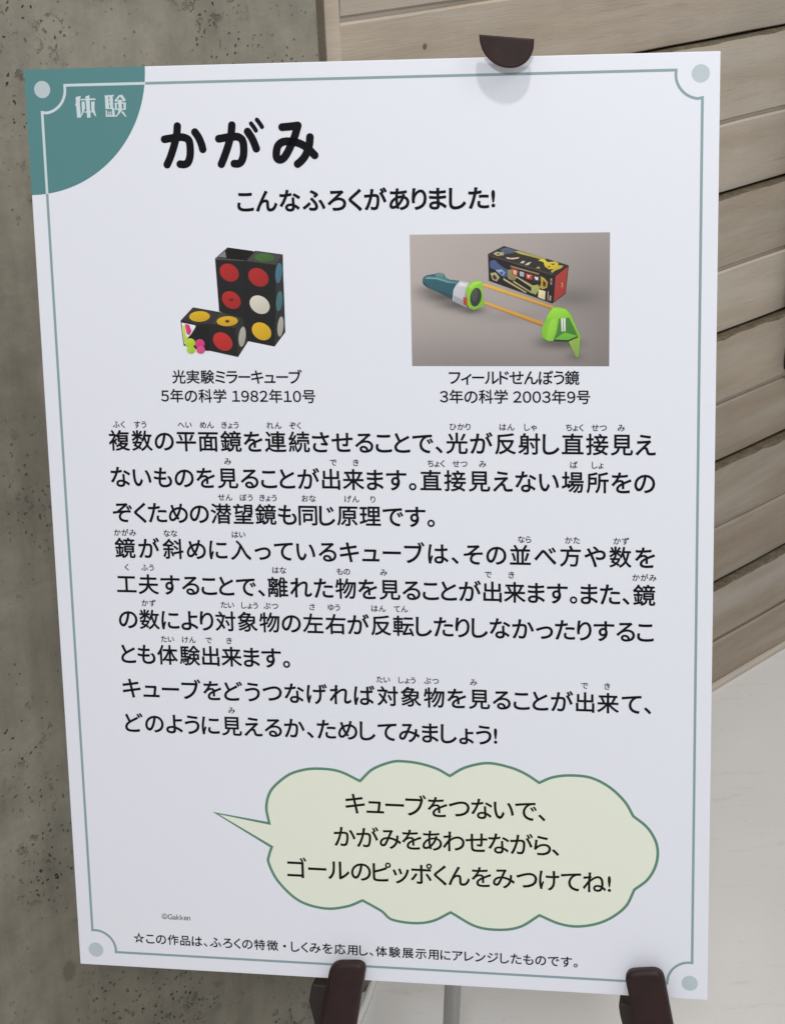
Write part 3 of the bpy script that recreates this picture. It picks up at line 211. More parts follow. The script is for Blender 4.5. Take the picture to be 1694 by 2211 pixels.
# concrete: x runs along the wall, z up
M_conc = mat('concrete', (0.2, 0.19, 0.16), 0.85, 0.25)
k = NT(M_conc); v = k.obj()
big = k.noise(v, 2.6, 4, 0.6); mid = k.noise(v, 14, 6, 0.62); fine = k.noise(v, 130, 5, 0.7)
base = k.ramp(big, (0.28, (0.168, 0.152, 0.116)), (0.50, (0.214, 0.198, 0.156)), (0.74, (0.262, 0.248, 0.204)))
base = k.mix(0.85, base, k.ramp(mid, (0.25, 0.36), (0.5, 0.5), (0.78, 0.62)), 'OVERLAY')
base = k.mix(0.6, base, k.ramp(k.noise(k.obj((1, 1, 2.4), (4, 4, 4)), 6, 6, 0.65, 0.8), (0.3, 0.40), (0.7, 0.60)), 'OVERLAY')
base = k.mix(0.22, base, k.ramp(fine, (0.2, 0.36), (0.8, 0.64)), 'OVERLAY')
vs = k.obj((9, 9, 1.6)); streak = k.noise(vs, 4, 4, 0.6)
base = k.mix(0.5, base, k.ramp(streak, (0.3, 0.38), (0.7, 0.62)), 'OVERLAY')
# water stains
st = k.ramp(k.noise(k.obj((1.6, 1.6, 1.0), (3, 1, 2)), 22, 3, 0.5), (0.66, 0.0), (0.74, 1.0))
base = k.mix(k.math('MULTIPLY', st, 0.45), base, (0.085, 0.072, 0.050))
# bug holes: a few sizes, thresholded by a second noise so that only some cells carry one
wob = k.n('ShaderNodeVectorMath', operation='ADD')
nv = k.n('ShaderNodeTexNoise'); nv.inputs['Scale'].default_value = 90; k.l(v, nv.inputs['Vector'])
sc_ = k.n('ShaderNodeVectorMath', operation='SCALE'); sc_.inputs['Scale'].default_value = 0.010
k.l(nv.outputs['Color'], sc_.inputs[0]); k.l(v, wob.inputs[0]); k.l(sc_.outputs[0], wob.inputs[1]); wv = wob.outputs[0]
def holes(scale, rad, keep, soft=0.35):
    o = k.n('ShaderNodeTexVoronoi'); o.inputs['Scale'].default_value = scale; k.l(wv, o.inputs['Vector'])
    sep = k.n('ShaderNodeSeparateColor'); k.l(o.outputs['Color'], sep.inputs[0])
    sel = k.math('LESS_THAN', sep.outputs[0], keep)
    rr = k.math('MULTIPLY', sep.outputs[1], rad)
    d = k.math('DIVIDE', o.outputs['Distance'], k.math('ADD', rr, rad * 0.25))
    h = k.ramp(d, (1.0 - soft, 1.0), (1.0, 0.0))
    return k.math('MULTIPLY', h, sel)
cl = k.ramp(k.noise(k.obj((1, 1, 1), (5, 2, 8)), 5.5, 3, 0.6), (0.50, 0.0), (0.60, 1.0))
cl2 = k.ramp(k.noise(k.obj((1, 1, 1), (9, 4, 1)), 4.0, 3, 0.6), (0.46, 0.03), (0.62, 1.0))
h1 = k.math('MAXIMUM', holes(16, 0.075, 0.22), k.math('MULTIPLY', holes(28, 0.10, 0.40), cl2)); h2 = k.math('MULTIPLY', holes(58, 0.17, 0.36), cl2); h3 = k.math('MAXIMUM', k.math('MULTIPLY', holes(150, 0.26, 0.55), cl), k.math('MULTIPLY', holes(150, 0.20, 0.30), cl2))
hs = k.math('MAXIMUM', k.math('MAXIMUM', h1, h2), h3)
ov = k.n('ShaderNodeTexVoronoi'); ov.inputs['Scale'].default_value = 13; k.l(k.obj((1.25, 1.25, 0.8), (2, 0, 4)), ov.inputs['Vector'])
so = k.n('ShaderNodeSeparateColor'); k.l(ov.outputs['Color'], so.inputs[0])
oval = k.math('MULTIPLY', k.ramp(k.math('DIVIDE', ov.outputs['Distance'], k.math('ADD', k.math('MULTIPLY', so.outputs[1], 0.13), 0.03)), (0.7, 1.0), (1.0, 0.0)), k.math('LESS_THAN', so.outputs[0], 0.40))
base = k.mix(k.math('MULTIPLY', oval, 0.42), base, (0.085, 0.074, 0.054))
base = k.mix(k.math('MULTIPLY', hs, 0.86), base, (0.022, 0.018, 0.013))
# crusty areas with rough edges
cr = k.math('MULTIPLY', k.ramp(k.noise(wv, 60, 6, 0.7), (0.60, 0.0), (0.66, 1.0)), cl)
base = k.mix(k.math('MULTIPLY', cr, 0.55), base, (0.075, 0.064, 0.048))
k.l(base, k.p.inputs['Base Color'])
n1 = k.bump(fine, 0.12, 0.002); n2 = k.bump(k.math('SUBTRACT', 1.0, hs), 0.9, 0.004, n1); n3 = k.bump(k.math('SUBTRACT', 1.0, cr), 0.7, 0.003, n2)
n4 = k.bump(mid, 0.28, 0.010, n3); k.l(n4, k.p.inputs['Normal'])

# weathered timber
M_wood = mat('pale_timber', (0.33, 0.28, 0.22), 0.62, 0.3)
k = NT(M_wood)
at = k.n('ShaderNodeVertexColor', layer_name='tone'); sp = k.n('ShaderNodeSeparateColor'); k.l(at.outputs['Color'], sp.inputs[0])
tc = k.n('ShaderNodeTexCoord'); ad = k.n('ShaderNodeVectorMath', operation='ADD'); cmb = k.n('ShaderNodeCombineXYZ')
k.l(k.math('MULTIPLY', sp.outputs[1], 9.0), cmb.inputs[0]); k.l(k.math('MULTIPLY', sp.outputs[1], 5.0), cmb.inputs[1])
k.l(tc.outputs['Object'], ad.inputs[0]); k.l(cmb.outputs[0], ad.inputs[1])
mp = k.n('ShaderNodeMapping'); mp.inputs['Scale'].default_value = (0.9, 5, 9); k.l(ad.outputs[0], mp.inputs['Vector'])
g1 = k.noise(mp.outputs[0], 3.0, 4, 0.55, 0.3)
mp2 = k.n('ShaderNodeMapping'); mp2.inputs['Scale'].default_value = (4, 60, 90); k.l(ad.outputs[0], mp2.inputs['Vector'])
g2 = k.noise(mp2.outputs[0], 5, 4, 0.6)
blot = k.noise(ad.outputs[0], 7, 4, 0.6)
c = k.ramp(g1, (0.25, (0.345, 0.292, 0.230)), (0.5, (0.400, 0.348, 0.284)), (0.75, (0.445, 0.396, 0.332)))
c = k.mix(0.22, c, k.ramp(g2, (0.25, 0.36), (0.75, 0.62)), 'OVERLAY')
c = k.mix(0.35, c, k.ramp(blot, (0.3, (0.42, 0.41, 0.40)), (0.7, (0.60, 0.58, 0.55))), 'OVERLAY')
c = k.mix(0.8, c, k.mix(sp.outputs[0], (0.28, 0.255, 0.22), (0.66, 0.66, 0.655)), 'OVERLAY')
vo = k.n('ShaderNodeTexVoronoi'); vo.inputs['Scale'].default_value = 7.0; k.l(ad.outputs[0], vo.inputs['Vector'])
s2 = k.n('ShaderNodeSeparateColor'); k.l(vo.outputs['Color'], s2.inputs[0])
kn = k.math('MULTIPLY', k.ramp(vo.outputs['Distance'], (0.022, 1.0), (0.036, 0.0)), k.math('LESS_THAN', s2.outputs[0], 0.45))
c = k.mix(k.math('MULTIPLY', kn, 0.8), c, (0.05, 0.035, 0.022))
vn = k.n('ShaderNodeTexVoronoi'); vn.inputs['Scale'].default_value = 11.0; k.l(ad.outputs[0], vn.inputs['Vector'])
s3 = k.n('ShaderNodeSeparateColor'); k.l(vn.outputs['Color'], s3.inputs[0])
c = k.mix(k.math('MULTIPLY', k.math('MULTIPLY', k.ramp(vn.outputs['Distance'], (0.022, 1.0), (0.030, 0.0)), k.math('LESS_THAN', s3.outputs[0], 0.7)), 0.8), c, (0.045, 0.036, 0.028))
wash = k.ramp(k.noise(mp.outputs[0], 1.1, 5, 0.65, 0.4), (0.46, 0.0), (0.66, 1.0))
c = k.mix(k.math('MULTIPLY', wash, 0.38), c, (0.50, 0.475, 0.44))
dirt = k.ramp(k.noise(mp2.outputs[0], 1.3, 5, 0.7), (0.60, 0.0), (0.72, 1.0))
c = k.mix(k.math('MULTIPLY', dirt, 0.35), c, (0.16, 0.125, 0.085))
k.l(c, k.p.inputs['Base Color'])
k.l(k.bump(g2, 0.25, 0.002), k.p.inputs['Normal'])
# rough sawn edge of the boards
M_sawn = mat('sawn_edge', (0.16, 0.125, 0.085), 0.85, 0.2)
k = NT(M_sawn); v = k.obj((1, 1, 1))
k.l(k.ramp(k.noise(v, 70, 6, 0.75), (0.32, (0.085, 0.067, 0.043)), (0.55, (0.145, 0.118, 0.08)), (0.74, (0.22, 0.185, 0.135))), k.p.inputs['Base Color'])
k.l(k.bump(k.noise(v, 160, 4, 0.7), 0.8, 0.003), k.p.inputs['Normal'])

M_floor = mat('floor_vinyl', (0.46, 0.44, 0.41), 0.15, 0.9)
k = NT(M_floor); v = k.obj()
c = k.ramp(k.noise(v, 1.6, 4, 0.6), (0.3, (0.63, 0.62, 0.60)), (0.7, (0.70, 0.69, 0.67)))
c = k.mix(0.25, c, k.ramp(k.noise(v, 220, 3, 0.7), (0.3, 0.40), (0.7, 0.60)), 'OVERLAY')
sc1 = k.ramp(k.noise(k.obj((1.2, 5, 1), (1, 2, 0)), 9, 6, 0.7, 0.5), (0.58, 0.0), (0.74, 1.0))
c = k.mix(k.math('MULTIPLY', sc1, 0.28), c, (0.30, 0.285, 0.26))
spk = k.ramp(k.noise(v, 95, 3, 0.6), (0.70, 0.0), (0.75, 1.0))
c = k.mix(k.math('MULTIPLY', spk, 0.45), c, (0.20, 0.19, 0.17))
k.l(c, k.p.inputs['Base Color'])
k.l(k.ramp(k.noise(v, 5, 5, 0.6), (0.3, 0.10), (0.7, 0.20)), k.p.inputs['Roughness'])
k.l(k.bump(k.noise(v, 9, 2), 0.06, 0.01), k.p.inputs['Normal'])

# ------------------------------------------------------------------ the setting: floor, plank wall, concrete pillar
bm = bmesh.new()
bmesh.ops.create_grid(bm, x_segments=8, y_segments=8, size=6.0)
tag(link('floor', bm, M_floor, loc=(0, 1.5, 0)), kind='structure')

WALL = Matrix.Rotation(math.pi / 2 - math.radians(44.08235), 4, 'Z')   # x along the wall, -y faces the viewer
WALL.translation = (0.54281892, 2.99896265, 0.0)
wall = empty('plank_wall', None, WALL)
tag(wall, 'wall of pale weathered horizontal timber boards with dark gaps behind the sign', 'wall')
wloc = lambda o: setattr(o, 'matrix_parent_inverse', Matrix.Identity(4))
def child(name, bm, M, parent, smooth=False):
    o = link(name, bm, M, parent, smooth=smooth); return o
gaps = [0.195, 0.413, 0.635, 0.865, 1.110, 1.352, 1.590, 1.82, 2.05, 2.28]
grooves = [0.092, 0.302, 0.520, 0.745, 0.980, 1.222, 1.470, 1.705, 1.935, 2.165]
S0, S1 = -0.833, 2.6
edges = sorted([(z, 'gap') for z in gaps] + [(z, 'groove') for z in grooves])
bm = bmesh.new(); lay = bm.loops.layers.float_color.new('tone')
strips = bmesh.new(); slay = strips.loops.layers.float_color.new('tone')
zprev = 0.010
random.seed(11)
for z, kind in edges:
    half = 0.0022 if kind == 'gap' else 0.0036
    z1 = z - half
    # the pair of boards between two gaps leans: its foot sits back, its sawn top edge stands proud
    y_foot, y_top = (0.006, -0.002) if kind == 'groove' else (-0.0025, -0.0105)
    if zprev < 0.02: y_foot, y_top = 0.000, -0.003
    elif z < 0.2: y_foot, y_top = -0.0035, -0.0105
    # boards are butted end to end here and there
    cuts = [S0] + ([random.uniform(0.45, 2.2)] if random.random() < 0.7 else []) + [S1]
    for a, b_ in zip(cuts, cuts[1:]):
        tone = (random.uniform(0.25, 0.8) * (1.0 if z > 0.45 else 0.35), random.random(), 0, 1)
        f0 = set(bm.faces); segs = max(2, int((b_ - a) / 0.02)); ring = []
        for i in range(segs + 1):
            s = a + 0.0006 + (b_ - a - 0.0012) * i / segs
            w = lambda q, am=0.0011, fr=6.0: am * noise.noise(Vector((s * fr, q * 31.0, z * 7)))
            rag = (w(4, 0.0022, 70.0) + w(5, 0.0022, 26.0) + max(0.0, w(7, 0.012, 9.0) - 0.003)) if kind == 'gap' else w(5, 0.0010, 30.0)
            top, bot = z1 + w(1), zprev + w(2)
            c = 0.0016 if kind == 'gap' else 0.0030
            yt = y_top + w(3, 0.0020, 4.0); yb = y_foot + w(6, 0.0016, 4.0)
            ring.append([bm.verts.new((s, y, zz)) for y, zz in ((0.020, bot), (yb + 0.0015, bot), (yb, bot + 0.0015), (yt, top - c - abs(rag)), (yt + c + abs(rag), top), (0.020, top))])
        for A, B in zip(ring, ring[1:]):
            for j in range(6):
                f = bm.faces.new((A[j], A[(j + 1) % 6], B[(j + 1) % 6], B[j]))
                if kind == 'gap' and j in (3, 4): f.material_index = 1
        bm.faces.new(ring[0][::-1]); bm.faces.new(ring[-1])
        for f in set(bm.faces) - f0:
            for lp in f.loops: lp[lay] = tone
    if kind == 'groove':
        box(strips, S0, S1, 0.0035, 0.0195, z - half - 0.001, z + half + 0.001)
    zprev = z + half
bmesh.ops.recalc_face_normals(bm, faces=bm.faces)
# the sawn top edges get their own material slot
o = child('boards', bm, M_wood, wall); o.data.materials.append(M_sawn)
for f in strips.faces:
    for lp in f.loops: lp[slay] = (0.75, 0.3, 0, 1)
child('groove_strips', strips, M_wood, wall)
bm = bmesh.new(); box(bm, -0.95, S1, 0.0215, 0.06, 0.0, 2.4); child('backing', bm, M_back, wall)
bm = bmesh.new(); lay = bm.loops.layers.float_color.new('tone'); box(bm, -0.8605, -0.8345, -0.004, 0.021, 0.0, 2.4, 0.0015)
for f in bm.faces:
    for lp in f.loops: lp[lay] = (0.72, 0.6, 0, 1)
child('end_stile', bm, M_wood, wall)
bm = bmesh.new(); lay = bm.loops.layers.float_color.new('tone'); box(bm, S0, S1, -0.008, 0.018, 0.0, 0.009, 0.002)
for f in bm.faces:
    for lp in f.loops: lp[lay] = (0.85, 0.2, 0, 1)
child('base_trim', bm, M_wood, wall)

PIL = Matrix.Rotation(math.pi / 2 - math.radians(44.08235), 4, 'Z'); PIL.translation = (-0.05634, 2.14755, 0.0)
bm = bmesh.new(); box(bm, -2.6, 0.0, 0.0, 0.5, 0.0, 2.6, 0.002)
o = link('concrete_pillar', bm, M_conc, mw=PIL)
tag(o, 'rough grey brown concrete wall pillar full of small bug holes left of the timber boards', 'pillar')

bm = bmesh.new()
prism(bm, [(0.192, 0.535), (0.95, 0.575), (0.92, 1.14), (0.227, 1.10)], -0.045, -0.006, lambda x, y, z: Vector((x, z, y)), 0.004)
o = link('black_panel', bm, M_black, mw=WALL)
tag(o, 'black flat panel fixed on the timber boards at the right edge', 'panel')

bm = bmesh.new()
path = [(-0.030, 2.235, 0.005), (-0.044, 2.200, 0.005), (-0.0538, 2.161, 0.005), (-0.0589, 2.137, 0.005), (-0.0657, 2.106, 0.005), (-0.0745, 2.0715, 0.005), (-0.0845, 2.0376, 0.005), (-0.105, 1.97, 0.005), (-0.16, 1.86, 0.005), (-0.30, 1.70, 0.005)]
tube(bm, smoothed(path), 0.005, 12)
o = link('floor_cable', bm, M_tube, smooth=True)
tag(o, 'pale round cable lying on the floor at the foot of the concrete pillar', 'cable')

# ------------------------------------------------------------------ the sign board
UV = Vector((0.98313085, -0.18290363, 0.0)); UP = Vector((0.02451307, 0.13176094, 0.99097839)); NO = Vector((-0.18125354, -0.97426142, 0.13402178))
ORI = Vector((-0.02845073, 1.51516615, 0.43180653)); BW, BH = 594.0, 837.51
BM = Matrix(((UV.x, UP.x, NO.x, ORI.x), (UV.y, UP.y, NO.y, ORI.y), (UV.z, UP.z, NO.z, ORI.z), (0, 0, 0, 1)))
board = empty('sign_board', None, BM)
tag(board, 'white portrait exhibition panel of Japanese text with teal corner resting on the easel', 'sign')
def L(u, v, n=0.0): return Vector(((u - BW / 2) / 1000, (BH - v) / 1000, n / 1000))       # mm on the print -> board space
def Wd(u, v, n=0.0): return BM @ L(u, v, n)
bm = bmesh.new(); box(bm, -BW / 2000, BW / 2000, 0, BH / 1000, -0.007, 0.0, 0.0006, 2)
child('panel', bm, M_paper, board)

def flat(bm, pts, n, layer=None, col=None):
    vs = [bm.verts.new(L(p[0], p[1], n)) for p in pts]
    ys = [v.co.y for v in vs]; ylo, yhi = min(ys), max(ys); xs = [v.co.x for v in vs]; xlo, xhi = min(xs), max(xs)
    tri = tessellate_polygon([[v.co for v in vs]])
    for t in tri:
        a, b, c = (vs[i] for i in t)
        try: f = bm.faces.new((a, b, c))
        except ValueError: continue
        f.normal_update()
        if f.normal.z < 0: f.normal_flip()
        if layer is not None:
            for lp in f.loops:
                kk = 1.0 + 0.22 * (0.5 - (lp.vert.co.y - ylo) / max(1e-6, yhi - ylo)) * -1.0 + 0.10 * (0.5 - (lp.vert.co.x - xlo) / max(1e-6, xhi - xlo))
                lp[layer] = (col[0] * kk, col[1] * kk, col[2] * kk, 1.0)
def disc(u, v, r, n=40): return [(u + r * math.cos(2 * math.pi * i / n), v + r * math.sin(2 * math.pi * i / n)) for i in range(n)]
def ribbon(bm, pts, w, n, closed=False):
    P = [Vector((p[0], p[1])) for p in pts]
    if closed and (P[0] - P[-1]).length < 1e-6: P = P[:-1]
    q = [P[0]]
    for p in P[1:]:
        if (p - q[-1]).length > 0.02: q.append(p)
    P = q; N = len(P); lft, rgt = [], []
    for i in range(N):
        a = P[i - 1] if (closed or i > 0) else None; c = P[(i + 1) % N] if (closed or i < N - 1) else None
        d1 = (P[i] - a).normalized() if a is not None else None; d2 = (c - P[i]).normalized() if c is not None else None
        d1 = d1 or d2; d2 = d2 or d1
        n1 = Vector((-d1.y, d1.x)); n2 = Vector((-d2.y, d2.x)); mm = (n1 + n2)
        if mm.length < 1e-4: mm = n1
        mm.normalize(); s = w / 2 / max(0.42, mm.dot(n1))
        lft.append(bm.verts.new(L(*(P[i] + mm * s), n))); rgt.append(bm.verts.new(L(*(P[i] - mm * s), n)))
    for i in range(N if closed else N - 1):
        j = (i + 1) % N
        f = bm.faces.new((lft[i], lft[j], rgt[j], rgt[i])); f.normal_update()
        if f.normal.z < 0: f.normal_flip()

# corner ornament
bm = bmesh.new()
flat(bm, [(0, 0)] + [(108.7 * math.cos(a), 107.4 * math.sin(a)) for a in [math.pi / 2 * i / 48 for i in range(49)]], 0.04)
corner = child('corner_ornament', bm, M_teal, board)
# inner frame line with scooped corners
def scoop(cx, cy, a0, a1): return [(cx + 20.2 * math.cos(math.radians(a0 + (a1 - a0) * i / 16)), cy + 20.2 * math.sin(math.radians(a0 + (a1 - a0) * i / 16))) for i in range(17)]
X0, X1, Y0, Y1 = 14.2, 579.9, 14.1, 823.2
pale = [(108.4, Y0), (36.1, Y0)] + scoop(15.9, 17.1, 0, 90)[1:-1] + [(X0, 36.6), (X0, 106.6)]
grey = [(X0, 106.6), (X0, 801.8)] + scoop(16.4, 821.8, -90, 0)[1:-1] + [(36.4, Y1), (557.6, Y1)] + scoop(578.1, 821.8, 180, 270)[1:-1] + [(X1, 801.8), (X1, 36.6)] + scoop(578.4, 17.2, 90, 180)[1:-1] + [(558.4, Y0), (108.4, Y0)]
bm = bmesh.new(); ribbon(bm, pale, 2.3, 0.08); child('frame_line', bm, M_pale, corner)
bm = bmesh.new(); ribbon(bm, grey, 2.3, 0.06); child('frame_line', bm, M_line, board)
for (u, v), p, M in (((15.5, 17.2), corner, M_dot), ((578.4, 17.25), board, M_dot), ((578.0, 821.8), board, M_dot), ((16.6, 821.7), board, M_dot)):
    bm = bmesh.new(); flat(bm, disc(u, v, 7.3), 0.09); child('corner_dot', bm, M, p)

# glyphs come from Blender's own built-in font; a round-joined stroke along each contour gives the rounded heavy weight
CACHE = {}
def glyph(ch, off):
    key = (ch, off)
    if key not in CACHE:
        c = bpy.data.curves.new('glyph', 'FONT'); c.body = ch; c.size = 1.0; c.resolution_u = 4; c.fill_mode = 'FRONT'
        o = bpy.data.objects.new('glyph', c); COL.objects.link(o)
        dg = bpy.context.evaluated_depsgraph_get(); dg.update()
        me = bpy.data.meshes.new_from_object(o.evaluated_get(dg), depsgraph=dg)
        vs = [(v.co.x, v.co.y) for v in me.vertices]; fs = [tuple(p.vertices) for p in me.polygons]
        bpy.data.objects.remove(o); bpy.data.curves.remove(c); bpy.data.meshes.remove(me)
        # contour edges: those used by a single face once equal points are merged
        idx = {}; rep = []
        for p in vs: rep.append(idx.setdefault((round(p[0], 5), round(p[1], 5)), len(idx)))
        pos = list(idx.keys()); cnt = {}
        for f in fs:
            for i in range(len(f)):
                e = tuple(sorted((rep[f[i]], rep[f[(i + 1) % len(f)]])))
                if e[0] != e[1]: cnt[e] = cnt.get(e, 0) + 1
        nb = {}
        for (p, q), n in cnt.items():
            if n == 1: nb.setdefault(p, []).append(q); nb.setdefault(q, []).append(p)
        seg = [(pos[p], pos[q]) for (p, q), n in cnt.items() if n == 1]
        corner = []
        for p, q in nb.items():
            if len(q) == 2:
                a_ = (Vector(pos[q[0]]) - Vector(pos[p])); c_ = (Vector(pos[q[1]]) - Vector(pos[p]))
                if a_.length > 0 and c_.length > 0 and a_.angle(c_) < math.radians(165): corner.append(pos[p])
            else: corner.append(pos[p])
        xs = [p[0] for p in vs]; ys = [p[1] for p in vs]
        CACHE[key] = (vs, fs, min(xs) - off, max(xs) + off, min(ys) - off, max(ys) + off, seg, corner, off)
    return CACHE[key]
def put_glyph(bm, g, fx, fy, n):
    def add(pts, dz):
        q = [bm.verts.new(L(fx(x), fy(y), n + dz)) for x, y in pts]
        try: f = bm.faces.new(q)
        except ValueError: return
        f.normal_update()
        if f.normal.z < 0: f.normal_flip()
    for f in g[1]: add([g[0][i] for i in f], 0)
    w = g[8]
    if w <= 0: return
    for i, (p, q) in enumerate(g[6]):
        d = Vector((q[0] - p[0], q[1] - p[1]))
        if d.length < 1e-6: continue
        d.normalize(); o = (-d.y * w, d.x * w)
        add([(p[0] + o[0], p[1] + o[1]), (q[0] + o[0], q[1] + o[1]), (q[0] - o[0], q[1] - o[1]), (p[0] - o[0], p[1] - o[1])], 0.004 + 0.0006 * (i % 40))
    for i, p in enumerate(g[7]):
        add([(p[0] + w * math.cos(t), p[1] + w * math.sin(t)) for t in [math.pi * j / 5 for j in range(10)]], 0.03 + 0.0006 * (i % 40))
def is_kana(ch): return 0x3041 <= ord(ch) <= 0x30ff and ch not in 'ー・'
def put_line(bm, txt, x0, x1, vc, em, off, n=0.20):
    gs = []
    for ch in txt:
        gs.append(None if ch == ' ' else glyph(ch, off))
    es = [em * 1.055 if is_kana(ch) else em for ch in txt]
    ink = sum((g[3] - g[2]) * e for g, e in zip(gs, es) if g)
    wt = []
    for a, b in zip(txt, txt[1:]):
        w = 1.0
        if b in '、。': w = 0.9
        if a in '、。': w = 1.5
        if b == ' ' or a == ' ': w = 2.2
        if '・' in (a, b): w = 3.0
        wt.append(w)
    gap = (x1 - x0 - ink) / sum(wt) if wt else 0
    x = x0
    for i, (ch, g) in enumerate(zip(txt, gs)):
        if g:
            e = es[i]; sx = x - g[2] * e
            put_glyph(bm, g, lambda q: sx + q * e, lambda q: vc + (0.386 - q) * e, n)
            x += (g[3] - g[2]) * e
        if i < len(wt): x += gap * wt[i]
groups = {}
for part, txt, x0, x1, vc, em, off, col in TEXT:
    if part not in groups: groups[part] = (bmesh.new(), col)
    put_line(groups[part][0], txt, x0, x1, vc, em, off)
for p, txt, cu, cv in RUBY:
    bt = groups[f'body_text{p}'][0]
    em = 7.0; gs = [glyph(ch, 0.012) for ch in txt]
    tot = sum((g[3] - g[2]) * em for g in gs) + 0.8 * (len(gs) - 1); x = cu - tot / 2
    for g in gs:
        sx = x - g[2] * em
        put_glyph(bt, g, lambda q: sx + q * em, lambda q: cv + (0.386 - q) * em, 0.20)
        x += (g[3] - g[2]) * em + 0.8
for part, (b_, col) in groups.items():
    if part != 'bubble_text': child(part.rstrip('0123456789'), b_, INK[col], board)
bm = bmesh.new()
for i, pts in enumerate(CORNER): flat(bm, pts, 0.10 + 0.004 * i)
child('corner_text', bm, M_pale, corner)
# heading written with round-ended brush strokes
bm = bmesh.new()
for i, (r, pts) in enumerate(TITLE):
    n = 0.10 + 0.02 * i
    sm = [(p.x, p.y) for p in smoothed(pts, 6)]
    ribbon(bm, sm, 2 * r, n)
    flat(bm, disc(*sm[0], r, 24), n + 0.006); flat(bm, disc(*sm[-1], r, 24), n + 0.012)
child('heading_text', bm, M_ink, board)

# speech bubble
bm = bmesh.new(); flat(bm, BUBBLE, 0.05); bub = child('speech_bubble', bm, M_bubble, board)
bm = bmesh.new(); ribbon(bm, BUBBLE, 2.5, 0.10, True); child('bubble_outline', bm, M_green, bub)
child('bubble_text', groups['bubble_text'][0], M_brownink, bub)

# the two printed product pictures
GAIN = 1.30
def pc(c): return (min(0.85, srgb(c[0]) * GAIN), min(0.85, srgb(c[1]) * GAIN), min(0.85, srgb(c[2]) * GAIN), 1.0)
bm = bmesh.new(); lay = bm.loops.layers.float_color.new('print')
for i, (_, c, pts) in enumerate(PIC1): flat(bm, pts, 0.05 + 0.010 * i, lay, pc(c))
child('printed_picture', bm, M_photo, board)
bm = bmesh.new(); lay = bm.loops.layers.float_color.new('print')
NXg, NYg = 96, 64; grid = []
def bgcol(u, v):
    fu = (u - PIC2BG[0][0]) / (PIC2BG[1][0] - PIC2BG[0][0]); fv = (v - PIC2BG[0][1]) / (PIC2BG[3][1] - PIC2BG[0][1])
    kk = 1.06 - 0.16 * fu - 0.10 * fv
    for bu, bv, su, sv, a in BLOBS: kk *= 1 - a * math.exp(-0.5 * (((u - bu) / su) ** 2 + ((v - bv) / sv) ** 2))
    return pc((158 * kk ** 0.8, 149 * kk ** 0.8, 144 * kk ** 0.8))
for j in range(NYg + 1):
    row = []
    for i in range(NXg + 1):
        a, b_ = i / NXg, j / NYg
        u = (PIC2BG[0][0] * (1 - a) + PIC2BG[1][0] * a) * (1 - b_) + (PIC2BG[3][0] * (1 - a) + PIC2BG[2][0] * a) * b_
        v = (PIC2BG[0][1] * (1 - a) + PIC2BG[1][1] * a) * (1 - b_) + (PIC2BG[3][1] * (1 - a) + PIC2BG[2][1] * a) * b_
        row.append((bm.verts.new(L(u, v, 0.05)), bgcol(u, v)))
    grid.append(row)
for j in range(NYg):
    for i in range(NXg):
        q = [grid[j + 1][i], grid[j + 1][i + 1], grid[j][i + 1], grid[j][i]]
        f = bm.faces.new([x[0] for x in q])
        for lp, x in zip(f.loops, q): lp[lay] = x[1]
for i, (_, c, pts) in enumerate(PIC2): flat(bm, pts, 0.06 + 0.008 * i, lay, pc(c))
child('printed_picture', bm, M_photo, board)

# ------------------------------------------------------------------ the easel that holds the board
EB = Vector((0.03, 1.55, 0.0))
easel = empty('display_easel', EB)
tag(easel, 'three legged easel with brown top hook and two brown pegs holding the white panel', 'easel')
def E_(u, v, n): return Wd(u, v, n) - EB
APEX = (406.0, 8.0)
def leg_end(u, v, n):                      # follow the line from the apex until it meets the floor
    a = Wd(*APEX, n); p = Wd(u, v, n); t = a.z / (a.z - p.z); return a + (p - a) * t
def round_poly(pts, rad, seg=6):
    out = []; N = len(pts)
    for i in range(N):
        p = Vector(pts[i]); a = Vector(pts[i - 1]); c = Vector(pts[(i + 1) % N]); r = rad[i] if isinstance(rad, (list, tuple)) else rad
        if r <= 0: out.append(tuple(p)); continue
        d1 = (a - p); d2 = (c - p); r = min(r, d1.length * 0.49, d2.length * 0.49); s = p + d1.normalized() * r; e = p + d2.normalized() * r
        for k_ in range(seg + 1):
            t = k_ / seg; out.append(tuple(s * (1 - t) ** 2 + p * 2 * t * (1 - t) + e * t * t))
    return out
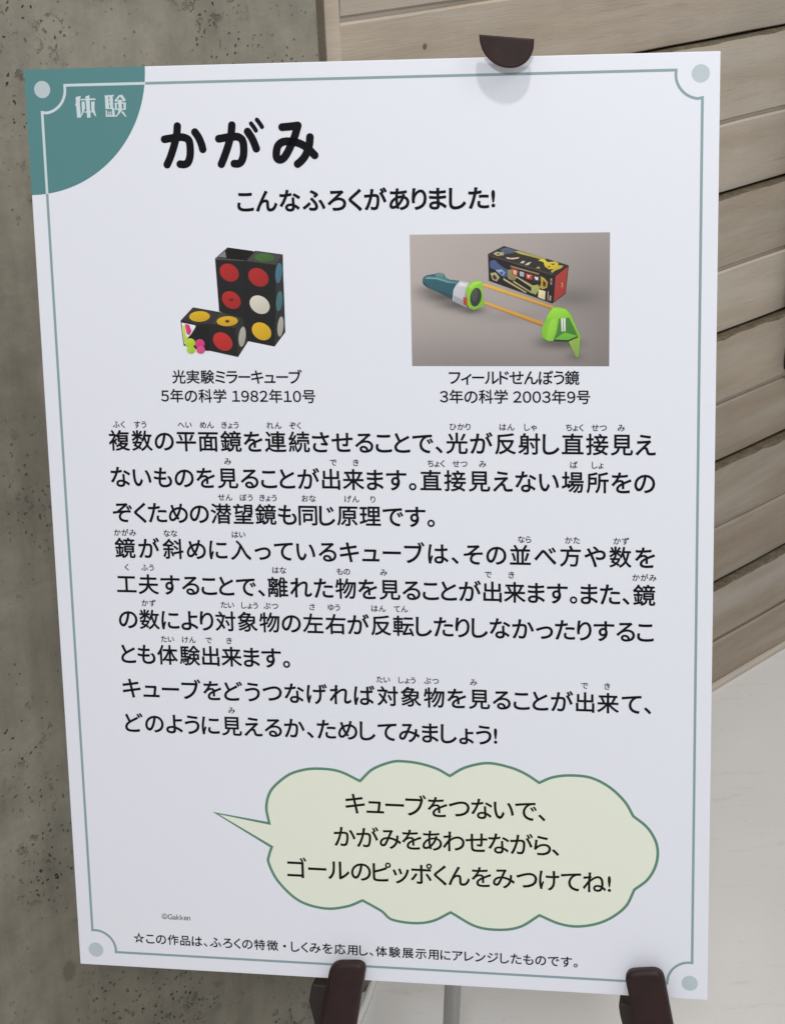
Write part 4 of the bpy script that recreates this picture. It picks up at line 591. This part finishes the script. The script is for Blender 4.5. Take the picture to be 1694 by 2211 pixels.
for (u, v) in LEGS:
    bm = bmesh.new(); a = Wd(*APEX, -20); e = leg_end(u, v, -20)
    tube(bm, [a - EB, e + (a - e).normalized() * 0.012 - EB], 0.009); lg = child('leg', bm, M_metal, easel, True)
    bm = bmesh.new(); d = (a - e).normalized(); tube(bm, [e + d * 0.003 - EB, e + d * 0.035 - EB], 0.0115); child('rubber_foot', bm, M_rubber, lg)
foot = Vector(REAR); a = Wd(*APEX, -34)
bm = bmesh.new(); d = (a - foot).normalized(); tube(bm, [a - EB, foot + d * 0.012 - EB], 0.0098); lg = child('leg', bm, M_metal, easel, True)
bm = bmesh.new(); tube(bm, [foot + d * 0.004 - EB, foot + d * 0.035 - EB], 0.012); child('rubber_foot', bm, M_rubber, lg)
bm = bmesh.new(); prism(bm, round_poly([(384, 4), (430, 4), (436, 50), (376, 50)], 8), -46, -9.5, E_, 0.002); child('hub', bm, M_darkbrown, easel)
# top hook: a half disc in front of the board, its neck passing over the top edge
bm = bmesh.new()
(c0, c1, cb) = CLIP
c0, c1, cb = Vector(c0), Vector(c1), Vector(cb)
mid = (c0 + c1) / 2; ax = (c1 - c0) / 2; dn = cb - mid
pts = [tuple(mid + ax * math.cos(t) * 1.0 + dn * math.sin(t) ** 0.86) for t in [math.pi * i / 40 for i in range(41)]]
pts = pts[:-1] + [tuple(c0)]
prism(bm, pts, 12.5, 18.0, E_, 0.0015); clip = child('top_hook', bm, M_brown, easel, False)
bm = bmesh.new(); prism(bm, [(mid.x - 11, -8), (mid.x + 11, -8), (mid.x + 11, -1.2), (mid.x - 11, -1.2)], -9, 12.6, E_, 0.0008); prism(bm, [(mid.x - 11, -8), (mid.x + 5, -8), (mid.x + 2, 14), (mid.x - 14, 14)], -20, -9.05, E_, 0.0008); child('hook_neck', bm, M_darkbrown, clip)
for body, lip in BRACKETS:
    bm = bmesh.new(); prism(bm, round_poly(body, 3.0, 3), -36, 2.5, E_, 0.0015); bk = child('support_bracket', bm, M_darkbrown, easel)
    bm = bmesh.new(); prism(bm, round_poly(lip, [11, 11, 3, 3], 8), 3.0, 17.0, E_, 0.005, 5); child('peg', bm, M_brown, bk, True)
bpy.context.view_layer.update()
